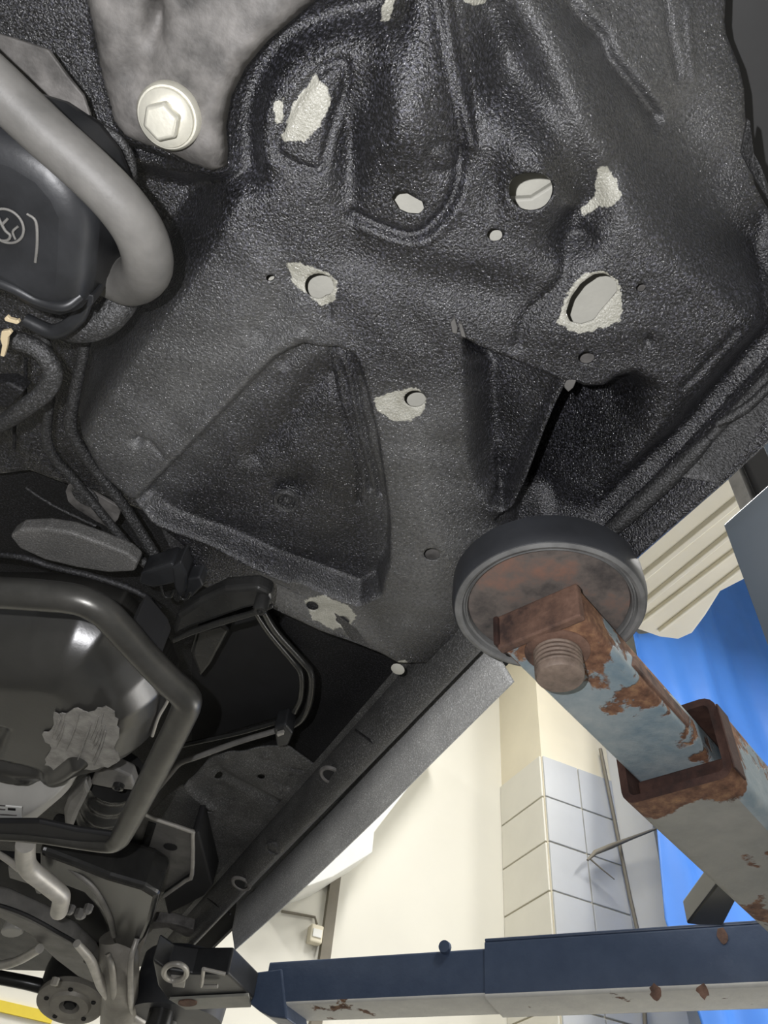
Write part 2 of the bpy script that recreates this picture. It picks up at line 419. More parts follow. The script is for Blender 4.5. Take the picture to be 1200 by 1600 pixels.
# blue tarpaulin curtain, folded, hanging to the right of the pillar
def curtain():
    top = [(1004, 985), (1040, 985), (1078, 965), (1110, 905), (1135, 860), (1165, 815), (1230, 740), (1330, 640)]
    yp = 2.75
    tp = [PY(u, v, yp) for u, v in top]
    left = [(1024, 1302), (1033, 1445), (1088, 1585), (1120, 1700)]
    xs = np.linspace(PY(980, 985, yp)[0], 4.55, 150); V = []; F = []; nz = 40
    tx = np.array([p[0] for p in tp]); tz = np.array([p[2] for p in tp])
    lp = [PY(u, v, yp) for u, v in ((1010, 1090), *left)]; lz = np.array([p[2] for p in lp])[::-1]; lx = np.array([p[0] for p in lp])[::-1]
    for j in range(nz + 1):
        for i, x in enumerate(xs):
            zt = min(np.interp(x, tx, tz), ZT - .01); z = 1.3 + (zt - 1.3) * j / nz
            xl = np.interp(z, lz, lx); s = i / (len(xs) - 1); xx = xl + (xs[-1] - xl) * s
            zt2 = min(np.interp(xx, tx, tz), ZT - .01); z = 1.3 + (zt2 - 1.3) * j / nz
            V.append((xx, yp + .03 * math.sin(xx * 9 + .6 * math.sin(z * 2)) + .014 * math.sin(xx * 23 + z), z))
    n = len(xs)
    for j in range(nz):
        for i in range(n - 1): F.append((j * n + i, j * n + i + 1, (j + 1) * n + i + 1, (j + 1) * n + i))
    o = mk('tarpaulin_curtain', V, F, TARP, None, True); thick(o, .004, 0)
    tag(o, 'bright blue tarpaulin curtain hanging right of the tiled pillar', 'curtain')
curtain()
# cream ribbed canopy over the bay on the right, with a rounded lower end
def canopy():
    z0 = 1.85
    e = thing('ribbed_canopy', 'cream ribbed canopy above the blue curtain', 'canopy')
    pr = [(1000, 862), (1130, 700), (1240, 620), (1290, 800), (1165, 905), (1126, 925), (1103, 962), (1082, 990), (1060, 1000), (1030, 996), (985, 980), (940, 960)]
    prism('sheet', pr, z0 - .0, .05, CREAM2, e, .012)
    for (u, v) in ((1120, 760), (1060, 960), (1150, 880)):
        h_ = P(u, v, z0); lathe('added_rod', [(.008, h_[2] + .04), (.008, ZT)], CABLE, e, 8, (h_[0], h_[1], 0))  # unseen rods added to hold the canopy up
    for (u0, v0, u1, v1, w) in ((1004, 944, 1150, 826, 7), (1002, 970, 1160, 850, 4), (1030, 985, 1180, 868, 4), (1000, 905, 1160, 775, 9)):
        a = P(u0, v0, z0); b = P(u1, v1, z0); d = (b - a) / np.linalg.norm(b - a); n_ = np.array([-d[1], d[0], 0]); r = rad(a, w)
        slab('rib', [a - n_ * r, a - n_ * r * .5 - [0, 0, .014], a + n_ * r * .5 - [0, 0, .014], a + n_ * r], b - a, CREAM2, e, .004)
canopy()
# bright white door header seen past the sill
wb = slab('door_header', [PY(u, v, YF - .25) for u, v in ((640, 1180), (700, 1150), (585, 1300), (582, 1332), (520, 1370), (483, 1384), (430, 1380))], (0, .248, 0), WHITEW, None, .004)
tag(wb, 'bright white shutter header beyond the car sill', 'header')

# ------------------------------------------------------------------ the car on the lift (only its underside is in view)
car = thing('car', 'car raised on the lift, its underside freshly coated in wet black undercoating', 'car')
# --- the near floor pan: one big pressed sheet
SK_TOP = [(1330, 452), (1200, 585), (1100, 692), (1030, 758), (968, 815), (775, 1020), (695, 1105), (606, 1200), (533, 1286), (487, 1334), (413, 1408), (340, 1476)]
SK_BOT = [(1380, 520), (1200, 690), (1130, 755), (1000, 868), (828, 1040), (670, 1197), (600, 1268), (487, 1376), (433, 1426), (368, 1484)]
keep = [(-160, 200), (-160, 815), (0, 800), (110, 835), (215, 872), (290, 905), (360, 930), (425, 948), (470, 970), (520, 992), (565, 1006), (600, 1022), (622, 1034), (650, 1036), (690, 1040),
        (765, 1005), (968, 815), (1030, 758), (1100, 692), (1200, 585), (1290, 492), (1215, 345, .05), (1176, 285, .09), (1164, 240, .10), (1158, 190, .11), (1154, 130, .12), (1148, 95, .12), (1130, 50, .12), (1128, 30, .12), (1136, -20, .12), (1150, -160, .12),
        (700, -200), (100, -160), (-160, 0)]
trap = [(212, 779), (260, 730), (300, 690), (350, 637), (400, 585), (425, 560), (450, 545), (475, 538), (520, 541), (553, 550), (566, 575), (578, 620), (594, 690), (604, 760), (611, 820), (610, 880), (598, 930), (560, 948), (500, 926), (440, 900), (400, 882), (330, 850), (262, 822), (225, 800)]
tri = [(720, 524), (750, 540), (800, 560), (850, 580), (886, 592), (868, 630), (850, 672), (834, 715), (818, 755), (800, 792), (785, 803), (762, 795), (742, 770), (728, 730), (720, 660), (718, 590)]
tri2 = [(886, 592), (915, 600), (940, 596), (958, 582), (1000, 570), (1050, 600), (1060, 680), (1010, 790), (960, 840), (880, 870), (790, 860), (770, 820), (785, 803), (800, 792), (818, 755), (834, 715), (850, 672), (868, 630)]
DIAG = [(886, 592), (868, 630), (850, 672), (834, 715), (818, 755), (800, 792), (785, 803)]
ops = [
    # wheel arch climbing away on the right
    ('poly', [(700, -240), (770, -40), (800, 40), (850, 115), (895, 200), (925, 290), (960, 350), (1040, 420), (1130, 490), (1200, 530), (1300, 470), (1400, 200), (1300, -250)], plane3([(850, 110, .016), (1040, 400, .016), (1130, 100, .10)]), .045),
    ('line', [(770, 20), (820, 130), (868, 200), (905, 280), (915, 330), (890, 375)], .018, .020),
    ('line', [(1130, 330), (1110, 300), (1090, 250)], .03, .02),
    # floor falls away to the tunnel on the left
    ('poly', [(-300, 100), (250, 245), (400, 268), (372, 330), (330, 410), (285, 475), (220, 560), (165, 640), (140, 690), (165, 740), (215, 785), (245, 812), (300, 860), (330, 990), (-300, 990)], .075, .05),
    ('poly', [(-300, -300), (140, -200), (165, 90), (200, 215), (330, 262), (250, 300), (-300, 300)], .05, .03),
    # bracket channel at the top
    ('line', [(378, 262), (374, 200), (388, 140), (430, 75), (500, 35), (560, 20), (600, 10)], .016, .026),
    ('line', [(412, 250), (410, 190), (430, 120), (470, 78), (540, 55), (600, 45)], .009, -.005),
    # domes and valleys of the top
    ('dome', (640, 165), 70, 105, -.028), ('dome', (545, 235), 26, 95, .018), ('dome', (582, 150), 26, 60, .012),
    ('dome', (848, 235), 66, 70, -.022), ('dome', (785, 120), 60, 70, .018), ('dome', (770, 295), 20, 60, .006),
    ('line', [(692, -60), (695, 0), (704, 60), (713, 110), (725, 165), (738, 222)], .0048, -.006),
    ('line', [(681, -60), (684, 0), (694, 60), (703, 110), (713, 165), (722, 215)], .005, .005),
    ('line', [(706, -60), (708, 0), (716, 60), (724, 110), (738, 165), (746, 222)], .003, .0035),
    ('line', [(552, 341), (580, 350), (610, 362), (640, 369), (665, 360), (690, 335), (708, 305), (717, 270), (719, 236)], .0045, .0062),
    ('line', [(560, 354), (610, 374), (650, 380), (680, 366), (712, 330), (728, 290)], .004, -.0025),
    ('line', [(672, 258), (672, 232), (690, 219), (712, 226), (718, 246), (706, 264), (688, 267), (672, 258)], .0035, .0035),
    ('line', [(535, 97), (505, 108), (478, 135), (455, 170), (438, 210), (432, 235), (445, 250), (475, 262), (500, 264), (508, 235), (520, 190), (538, 140), (540, 105), (535, 97)], .0028, .0045),
    ('line', [(418, 232), (425, 200), (440, 160)], .003, .002),
    # soft relief of the pan
    ('line', [(405, 520), (430, 480), (450, 440)], .012, .005),
    ('line', [(545, 400), (640, 428), (720, 445), (800, 470)], .02, .006),
    ('line', [(920, 378), (890, 392), (884, 430), (850, 470), (822, 500), (808, 540)], .006, .0045),
    ('dome', (915, 385), 22, 22, .006),
    ('line', [(880, 520), (940, 530), (1000, 500)], .02, -.003),
    ('line', [(1070, 605), (1110, 565), (1150, 520)], .004, .003),
    ('poly', [(1160, 250), (1180, 330), (1260, 400), (1260, 520), (1190, 480), (1130, 410), (1118, 330)], .075, .05),
    # recessed panels
    ('poly2', trap, plane3([(440, 560, .013), (240, 775, .016), (590, 900, .034)]), .0055, .012, trap[:16]),
    ('line', [(205, 772), (300, 676), (400, 570), (428, 545), (470, 526)], .006, -.0035),
    ('line', [(640, 505), (660, 470)], .02, .002),
    ('poly2', tri, plane3([(722, 540, .060), (728, 730, .060), (880, 600, .004)]), .009, .035, tri[:11]),
    ('poly2', tri2, (lambda g: lambda Q: np.maximum(g(Q), .0))(plane3([(890, 600, .095), (800, 790, .090), (1030, 640, .008)])), .0075, .05, DIAG),
    ('line', [(1250, 500), (1150, 612), (1080, 690), (1000, 760), (930, 822), (860, 850)], .020, .028),
    # ribs pressed into the recessed panel
    ('line', [(512, 585), (513, 560), (524, 546), (538, 556), (550, 600), (560, 660), (572, 720), (584, 760), (590, 800)], .0022, .0045),
    ('line', [(524, 575), (535, 610), (545, 660), (556, 710), (566, 750), (574, 790)], .0022, .004),
    ('line', [(515, 600), (524, 640), (540, 690), (552, 730), (558, 770), (556, 810)], .0022, .004),
    ('line', [(500, 600), (470, 640), (430, 690), (390, 730)], .014, .009),
    ('line', [(472, 542), (460, 560), (440, 580)], .006, .004),
    ('dome', (447, 785), 30, 22, .010),
    ('line', [(228, 790), (250, 812), (330, 846), (400, 880), (450, 905)], .006, -.008),
    # edges of small spot welds and pressings
    ('line', [(232, 690), (245, 705), (252, 712)], .003, .003), ('dome', (214, 690), 9, 6, .010), ('dome', (1012, 533), 7, 9, .005),
    ('line', [(700, 700), (735, 800), (790, 830)], .02, .004),
    ('line', [(512, 470), (513, 500)], .003, .003),
    ('line', [(900, 30), (930, 62), (955, 85), (966, 118), (985, 140), (1020, 182), (1052, 226)], .0055, .014),
    ('line', [(925, 30), (955, 60), (976, 100), (990, 130), (1030, 175), (1062, 220)], .004, -.002),
    ('line', [(1078, -40), (1081, 50), (1088, 110), (1098, 160)], .0028, .004), ('line', [(1124, 50), (1122, 110), (1126, 165)], .0024, -.003),
    ('line', [(900, 350), (940, 310), (955, 280)], .010, .004),
    ('fn', lambda Q, h: h + .0012 * np.sin(Q[:, 0] * 55 + 3 * np.sin(Q[:, 1] * 31)) * np.sin(Q[:, 1] * 47)),
]
hole_slot = [(952, 430), (963, 440), (964, 455), (952, 470), (938, 485), (928, 498), (908, 504), (890, 500), (884, 486), (892, 464), (908, 442), (928, 428), (942, 426)]
hole_oval = [(612, 308), (618, 297), (632, 295), (645, 303), (660, 312), (663, 326), (655, 334), (638, 333), (622, 326)]
holes = [blob((829, 293), 36, 34, 28), hole_oval, blob((773, 368), 12, 10, 14), blob((498, 448), 23, 20, 20), blob((422, 435), 7, 6, 10), hole_slot,
         blob((916, 559), 13, 10, 14), blob((1001, 449), 8, 7, 10), blob((648, 624), 17, 13, 18), blob((675, 866), 13, 10, 14), blob((488, 947), 10, 7, 12, 0, .3), blob((535, 970), 11, 7, 12, 0, .2), blob((622, 1043), 9, 6, 10)]
holes = holes[:-1]
bare = [([(447, 412), (470, 410), (490, 420), (510, 428), (528, 440), (524, 470), (500, 478), (478, 462), (455, 445)], .006),
        ([(586, 622), (612, 612), (650, 606), (666, 622), (660, 645), (640, 657), (610, 655), (590, 642)], .006),
        ([(870, 500), (880, 470), (905, 435), (940, 420), (966, 438), (972, 475), (968, 500), (935, 512), (900, 520)], .006),
        ([(936, 268), (952, 264), (962, 285), (974, 312), (950, 330), (925, 345), (910, 356), (916, 340), (934, 320)], .005),
        ([(476, 938), (510, 930), (545, 945), (558, 962), (545, 980), (520, 985), (490, 968)], .008),
        ([(490, 120), (512, 140), (515, 165), (495, 200), (478, 222), (440, 220), (452, 175), (470, 145)], .006),
        ([(428, 160), (444, 152), (440, 195), (426, 195)], .005), ([(612, 1036), (634, 1030), (640, 1040), (618, 1050)], .005),
        ([(718, -30), (764, -30), (760, 8), (740, 14), (725, 6)], .005), ([(600, -10), (620, -5), (606, 40), (592, 35)], .005)]
dust_highlight = [([(150, 690), (250, 560), (420, 440), (480, 520), (430, 545), (210, 780)], .05), ([(600, 640), (700, 640), (720, 800), (760, 840), (700, 960), (610, 1010), (615, 850)], .04),
        ([(420, 905), (560, 950), (620, 1020), (560, 1000), (430, 950)], .02), ([(150, -60), (330, -60), (330, 60)], .03), ([(860, -60), (960, 60), (1060, 230), (1130, 260), (1110, -60)], .08),
        ([(205, 775), (300, 674), (400, 568), (425, 546), (450, 532), (478, 527), (478, 537), (450, 544), (425, 559), (400, 584), (300, 689), (214, 778)], .004)]  # last outline: highlight along the recess rim, painted in as a pale strip
pan = field('floor_pan', keep, ops, U1, car, .0022, 0., holes, bare, dust_highlight, snap=(DIAG, trap + trap[:1], tri[:5], tri[11:] + tri[:1]))
pan['label'] = 'pressed floor pan under wet black undercoating with bare primer patches'
# the closed sheet that shows through the holes
for (u, v, s, up) in ((829, 293, 66, .060), (638, 316, 44, .022), (773, 368, 24, .022), (498, 448, 42, .030), (422, 435, 18, .022), (925, 465, 74, .040), (648, 624, 36, .030)):
    prism('inner_sheet', [(u - s, v - s * .9), (u + s, v - s), (u + s, v + s * .9), (u - s, v + s)], up, .002, PRIMER, pan)
prism('inner_flange', [(790, 312), (830, 310), (868, 286), (872, 336), (800, 345)], .045, .010, PRIMER, pan, .002)
for (u, v, s, up) in ((916, 559, 24, .018), (675, 866, 22, .014), (488, 947, 18, .012), (535, 970, 18, .012), (1001, 449, 16, .012)):
    prism('inner_sheet', [(u - s, v - s), (u + s, v - s), (u + s, v + s), (u - s, v + s)], up, .002, PLATE, pan)
# rubber drain plug with a pierced rim in the recessed panel
c = P(447, 785, .022); r0 = rad(c, 22)
lathe('drain_plug', [(r0, -.001), (r0, -.004), (r0 * .86, -.007), (r0 * .66, -.006), (r0 * .56, -.002), (r0 * .3, -.002), (r0 * .24, -.005), (0.0001, -.006)], U_matte, pan, 24, c + [0, 0, .006])
for k in range(6):
    a = k * math.pi / 3; lathe('plug_stud', [(r0 * .12, 0), (r0 * .1, -.004), (0.0001, -.0045)], U_matte, pan, 8, c + [r0 * .42 * math.cos(a), r0 * .42 * math.sin(a), .002])
# torn metal tabs at the ends of the web
prism('metal_tab', [(704, 505), (710, 497), (715, 512), (714, 522), (707, 520)], -.004, .006, STEELD, pan, .0006)
prism('metal_tab', [(716, 505), (722, 508), (728, 528), (721, 526)], -.006, .006, STEELD, pan, .0006)
prism('metal_tab', [(880, 590), (901, 594), (896, 606), (888, 613), (882, 606)], .0, .012, STEELD, pan, .001)

# --- outer sill skirt (pinch weld) along the whole side
def strip(name, top, dzt, bot, dzb, mat, parent, t=.004, nseg=160, wav=0.):
    tp = np.array([P(u, v, dzt) for u, v in top]); bp = np.array([P(u, v, dzb) for u, v in bot])
    y0 = max(tp[:, 1].min(), bp[:, 1].min()); y1 = min(tp[:, 1].max(), bp[:, 1].max())
    ys = np.linspace(y0, y1, nseg); V = []; F = []; K = 6
    for y in ys:
        xt = np.interp(y, tp[:, 1], tp[:, 0]); xb = np.interp(y, bp[:, 1], bp[:, 0])
        V.append((xt - .003, y, H + dzt + .06))
        for k in range(K - 1):
            s = k / (K - 2); w = wav * math.sin(y * 40) * s
            V.append((xt + (xb - xt) * s + w, y, H + dzt + (dzb - dzt) * s))
    for i in range(nseg - 1):
        for k in range(K - 1): F.append((i * K + k, i * K + k + 1, (i + 1) * K + k + 1, (i + 1) * K + k))
    o = mk(name, V, F, mat, parent, True); thick(o, t, 0); return o
near_t = [p for p in SK_TOP if p[1] < 1010]; far_t = [p for p in SK_TOP if p[1] > 1000]
sk = strip('sill_skirt', SK_TOP[:6], .004, SK_BOT[:5], -.030, U1, car)
pw = strip('pinch_weld', SK_TOP[5:], .004, [(860, 1010)] + SK_BOT[4:], -.030, U_dusty_lit, car)
pipe('sealer_bead', [(1330, 452, .0, 9), (1200, 588, -.004, 9), (1150, 640, -.004, 8), (1105, 690, -.006, 8)], U_matte, sk)
pipe('sealer_bead', [(1108, 684, -.008, 8), (1085, 708, -.008, 12), (1050, 742, -.006, 15), (1000, 788, -.006, 14), (965, 820, -.004, 12), (930, 852, 0, 9)], U_matte, sk)
pipe('sealer_bead', [(1210, 596, -.012, 6), (1172, 632, -.012, 8), (1148, 648, -.012, 8), (1120, 664, -.01, 5)], U_matte, sk)
prism('lap_plate', [(1056, 745, -.012), (1085, 722, -.010), (1240, 560, -.008), (1275, 620, -.028), (1180, 712, -.030), (1128, 757, -.031)], -.010, .004, U_matte, sk, .001)

# --- inner sill box: rounded beam running forward
def sill():
    line = [(690, 985), (650, 1035), (560, 1125), (470, 1225), (400, 1310), (330, 1400), (270, 1470)]
    p = np.array([P(u, v, -.0) for u, v in line]); xin = p[:, 0].mean()
    V = []; F = []
    x0 = .346; x1 = P(765, 1008)[0] + .004
    prof = [(x0 - .012, .031), (x0 - .002, .029)]
    cx, r = (x0 + x1) / 2 - .006, (x1 - x0) / 2 - .004
    for k in range(13):
        a = math.pi * (1.0 + k / 12 * .92); prof.append((cx + r * math.cos(a), .018 + .055 * math.sin(a) + .01))
    prof += [(x1 - .006, .045), (x1, .05)]
    ys = np.linspace(P(720, 900)[1], P(300, 1480)[1] + .12, 90); n = len(prof)
    for y in ys:
        for x, dz in prof: V.append((x, y, H + dz))
    for i in range(len(ys) - 1):
        for k in range(n - 1): F.append((i * n + k, i * n + k + 1, (i + 1) * n + k + 1, (i + 1) * n + k))
    o = mk('inner_sill', V, F, U_floor, car, True); thick(o, .002, 0)
    return o, cx, r
sl, SCX, SR = sill()
def on_sill(u, v):
    """point on the sill's lower surface seen at a pixel"""
    best = None
    for k in range(400):
        dz = .03 - k * .0002; p = P(u, v, dz); c = (p[0] - SCX) / SR
        if abs(c) < 1 and dz <= .028 - .055 * math.sqrt(max(0, 1 - c * c)): return p, np.array([c * .055 / SR, 0, -math.sqrt(1 - c * c)])
    return P(u, v, -.02), np.array([0, 0, -1.])
for (u, v, r, kind) in ((518, 1207, 17, 'hole'), (428, 1322, 13, 'plug'), (378, 1377, 15, 'hole'), (622, 1042, 11, 'patch')):
    p, n_ = on_sill(u, v); n_ = np.array([-.25, -.1, -.96]); p = p + [0, 0, -.003]; rr = float(rad(p, r))
    if kind == 'hole':
        lathe('grommet_rim', [(rr * .72, .002), (rr * .72, -.002), (rr * .80, -.004), (rr * 1.0, -.004), (rr * 1.15, -.001)][::-1], PLATE, sl, 24, p, -n_)
        lathe('grommet_cup', [(rr * .74, -.0025), (0.0001, -.0022)], BLACKM, sl, 20, p, -n_)
    elif kind == 'plug':
        lathe('sill_plug', [(rr * 1.1, .001), (rr * 1.05, -.003), (rr * .8, -.0045), (rr * .72, -.002), (0.0001, -.003)], U_matte, sl, 24, p, -n_)
    else:
        lathe('bare_patch', [(rr, -.0005), (rr * .7, -.0016), (0.0001, -.0018)], PRIMER, sl, 14, p, -n_)
for (u0, v0, u1, v1) in ((556, 1140, 592, 1166), (325, 1404, 360, 1428)):
    pts = [on_sill(u0 + (u1 - u0) * k / 8, v0 + (v1 - v0) * k / 8)[0] + [0, 0, -.0005] for k in range(9)]
    sweep('panel_seam', pts, [.0022] * 9, U_dark, sl, 6)

# --- floor sheet above everything: closes the gaps between the parts
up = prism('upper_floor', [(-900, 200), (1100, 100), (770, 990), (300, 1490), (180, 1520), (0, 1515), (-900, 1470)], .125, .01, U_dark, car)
# front floor panel with pressed dimples
ffk = [(300, 1215), (330, 1185), (400, 1172), (450, 1165), (520, 1215), (480, 1270), (430, 1330), (360, 1410), (330, 1440), (240, 1440), (210, 1390), (215, 1290), (265, 1240)]
fops = [('dome', (340, 1217), 26, 16, .012), ('dome', (340, 1217), 12, 8, -.01), ('dome', (408, 1213), 22, 14, .012), ('dome', (408, 1213), 10, 7, -.01), ('dome', (328, 1268), 28, 16, .012), ('dome', (328, 1268), 12, 8, -.01),
        ('line', [(330, 1235), (370, 1255), (430, 1285)], .012, .008), ('line', [(282, 1222), (282, 1250), (300, 1275), (325, 1290)], .005, -.008),
        ('line', [(440, 1228), (470, 1234)], .003, .005), ('line', [(425, 1250), (445, 1260)], .003, .005), ('line', [(452, 1240), (448, 1252), (436, 1270)], .003, .004),
        ('line', [(500, 1222), (440, 1285), (400, 1335), (352, 1395)], .005, .006)]
ff = field('front_floor', ffk, fops, U_floor, car, .004, .030, [blob((340, 1217), 6, 4, 10, .03), blob((408, 1214), 6, 4, 10, .03), blob((327, 1267), 5, 3, 10, .03)], (), (), .002, .03)
# hanging lip behind the recessed panel
prism('rear_lip', [(240, 800, .05), (330, 850, .02), (420, 905, .0), (520, 955, 0), (620, 1030, 0), (560, 1006, .0), (500, 985, .0), (425, 950, .0), (290, 908, .02)], 0, .003, U_matte, car)

# --- subframe bracket with its big flanged bolt (top left)
sbk = [(128, -120), (136, 0), (150, 70), (160, 130), (176, 185), (196, 212), (228, 226), (270, 240), (305, 258), (335, 268), (352, 262), (356, 232), (354, 195), (362, 150), (384, 105), (420, 62), (470, 20), (520, -20), (520, -140)]
sb = field('subframe_bracket', sbk, [('pillow', .022, .022), ('dome', (252, 22), 14, 34, .016), ('line', [(345, 215), (350, 150), (380, 90), (440, 30)], .010, -.006), ('dome', (225, 110), 30, 24, .003), ('line', [(180, 150), (215, 95), (240, 60)], .012, .003)], PLATE, car, .003, .004, (), (), (), .003)
sb['label'] = 'dusty grey subframe bracket'
bc = P(266, 180, -.020); br = rad(bc, 46)
ax = np.array([.02, -.10, -1.]); ax /= np.linalg.norm(ax)
lathe('bolt_washer', [(br * 1.06, -.004), (br * 1.06, .006), (br * .98, .009), (br * .3, .010)], ZINC, sb, 40, bc, ax)
bq = bc + ax * .009
lathe('bolt_flange', [(br * .92, 0), (br * .90, .004), (br * .62, .008), (br * .5, .008)], ZINC, sb, 40, bq, ax)
hx = lathe('hex_head', [(br * .60, 0), (br * .62, .010), (br * .54, .013), (br * .15, .0135)], ZINC, sb, 6, bq + ax * .006, ax, 20)
bevel(hx, .0012, 2)
# grey shield behind the hose, its tab and the thin cable
shield = prism('shield_plate', [(-120, 20), (20, 60), (75, 78), (104, 118), (130, 150), (142, 186), (110, 190), (60, 165), (-120, 120)], -.004, .004, PLATE, car, .001)
prism('shield_tab', [(70, 160), (142, 184), (144, 192), (128, 206), (112, 196)], -.012, .004, STEELL, shield, .0008)
pipe('thin_cable', [(138, 184, -.015, 5), (160, 200, -.015, 7), (185, 218, -.014, 8), (202, 244, -.012, 8), (207, 276, -.010, 7), (200, 300, -.005, 6)], U_matte, car)
# fuel filler hose
fh = pipe('filler_hose', [(-160, -30, -.10, 42), (-60, 82, -.10, 42), (0, 140, -.10, 42), (70, 207, -.10, 41), (140, 270, -.10, 40), (190, 322, -.098, 40), (222, 372, -.09, 40), (230, 418, -.075, 39), (205, 440, -.05, 37), (165, 428, -.035, 34), (110, 405, -.03, 32), (60, 390, -.03, 32)], RUBBER, car, 8, 24)
fh['label'] = 'thick grey rubber filler hose'
# charcoal canister
can = prism('canister', [(-220, 150), (-60, 188), (20, 212), (80, 250), (118, 296), (140, 345), (137, 400), (134, 440), (128, 478), (112, 500), (84, 508), (50, 500), (0, 470), (-100, 420), (-220, 380)], -.115, .10, BLACKP, car)
bevel(can, .020, 4, 50); smooth_by(can, 60)
can['label'] = 'black plastic canister'
pipe('moulded_rib', [(-150, 395, -.112, 9), (0, 442, -.113, 9), (60, 470, -.112, 9), (100, 478, -.112, 9), (126, 462, -.105, 8)], BLACKP, can)
pipe('moulded_rib', [(40, 500, -.07, 11), (85, 518, -.07, 12), (122, 496, -.07, 11), (138, 462, -.07, 9)], BLACKP, can)
prism('side_flange', [(148, 340), (156, 344), (150, 380), (148, 440), (142, 478), (136, 478), (136, 440), (138, 380)], -.09, .05, BLACKP, can, .002)
prism('latch', [(118, 466), (128, 458), (146, 462), (145, 474), (140, 482), (134, 480), (136, 470), (124, 474)], -.10, .02, BLACKP, can, .0012)
# moulded emblem: ring with an inner flourish
em = pipe('emblem_ring', [(10 + 27 * math.cos(a), 353 + 26 * math.sin(a) + 6 * math.cos(a), -.1165, 2.2) for a in np.linspace(0, 2 * math.pi, 25)], RUBBER, can, 2, 8)
pipe('emblem_stroke', [(-8, 328, -.1165, 2.2), (0, 345, -.1165, 2.5), (8, 360, -.1165, 2.5), (16, 368, -.1165, 2.4), (10, 376, -.1165, 2.2), (-10, 374, -.1165, 2)], RUBBER, can, 4, 8)
pipe('emblem_stroke', [(12, 342, -.1165, 2), (4, 350, -.1165, 2.4)], RUBBER, can, 4, 8)
pipe('emblem_stroke', [(28, 354, -.1165, 1.8), (20, 362, -.1165, 2), (24, 374, -.1165, 1.8)], RUBBER, can, 4, 8)
pipe('moulded_line', [(42, 334, -.116, 2), (56, 346, -.116, 2.4), (58, 380, -.116, 2.4), (55, 410, -.116, 2.2)], RUBBER, can, 4, 8)
# hoses round the canister
pipe('return_hose', [(200, 455, -.02, 22), (186, 478, -.03, 24), (160, 502, -.035, 25), (125, 512, -.035, 24), (90, 508, -.03, 20)], U_matte, car)
pipe('vent_hose', [(-90, 505, -.04, 14), (-20, 522, -.04, 14), (25, 532, -.04, 15), (62, 548, -.04, 15), (82, 580, -.04, 15), (72, 610, -.04, 15), (40, 636, -.04, 14), (5, 660, -.04, 13), (-60, 690, -.04, 12)], U_matte, car)
pipe('fuel_line', [(136, 505, .02, 8), (132, 540, .02, 8.5), (122, 590, .02, 9), (113, 635, .02, 9.5), (110, 662, .02, 10), (120, 690, .022, 9.5), (150, 735, .028, 9), (190, 785, .03, 8.5), (225, 840, .03, 8.5), (250, 880, .028, 8), (262, 905, .02, 8)], U_matte, car)
pipe('brake_line', [(62, 508, .02, 7), (74, 545, .02, 7.5), (80, 600, .02, 7), (75, 650, .02, 7.5), (73, 685, .02, 8), (85, 715, .022, 8), (120, 755, .028, 7.5), (165, 810, .03, 7), (205, 858, .03, 7), (236, 890, .028, 7), (248, 906, .02, 7)], U_matte, car)
pipe('thin_line', [(40, 560, .03, 3), (38, 620, .03, 3), (24, 650, .03, 3), (22, 700, .03, 3)], U_dark, car)
prism('lower_bracket', [(-30, 600), (14, 598), (38, 612), (10, 640), (-30, 630)], .0, .02, U_dark, car, .003)
prism('retaining_clip', [(6, 498), (10, 494), (14, 498), (24, 501), (28, 500), (30, 505), (26, 507), (8, 502)], -.075, .004, CLIP, car, .0006)
prism('retaining_clip', [(2, 518), (14, 516), (18, 521), (12, 528), (11, 540), (6, 558), (0, 556), (3, 540), (0, 530)], -.075, .004, CLIP, car, .0006)
# slotted plate and the light rounded panel under the tunnel
slp = prism('slotted_plate', [(102, 768), (106, 758), (118, 755), (150, 772), (190, 795), (184, 812), (172, 826), (150, 815), (118, 795), (106, 784)], .040, .004, PLATE, car, .001)
prism('slot_plug', blob((132, 776), 24, 13, 16, .036, .6), .036, .004, U_matte, slp, .002)
prism('tunnel_panel', [(14, 838), (30, 828), (70, 826), (110, 832), (160, 850), (200, 866), (216, 880), (210, 894), (170, 896), (120, 888), (70, 876), (30, 858)], -.012, .02, U_tun, car, .004)
pipe('panel_edge', [(-60, 862, -.03, 4), (30, 870, -.03, 5), (80, 885, -.03, 5), (150, 902, -.03, 5), (215, 925, -.03, 5), (250, 950, -.03, 4)], U_dark, car)
pipe('sealer_line', [(40, 762, .05, 2), (80, 788, .05, 2.4), (120, 808, .05, 2.4), (150, 822, .05, 2)], U_matte, car)
# clip that carries the two lines
cl = prism('line_clip', [(220, 895), (268, 880), (284, 896), (276, 912), (240, 920), (216, 912)], -.01, .03, BLACKP, car, .004)
prism('clip_jaw', [(268, 888), (282, 878), (292, 900), (290, 925), (280, 936), (272, 918)], -.025, .03, BLACKP, cl, .003)
prism('clip_jaw', [(292, 905), (312, 902), (318, 916), (300, 934), (286, 936)], -.02, .03, BLACKP, cl, .003)
for (u, v) in ((262, 925), (288, 928)):
    pipe('clip_loop', [(u - 10, v - 8, -.02, 2.6), (u - 6, v + 6, -.02, 2.6), (u + 4, v + 8, -.02, 2.6), (u + 10, v - 2, -.02, 2.6)], BLACKT, cl, 4, 8)
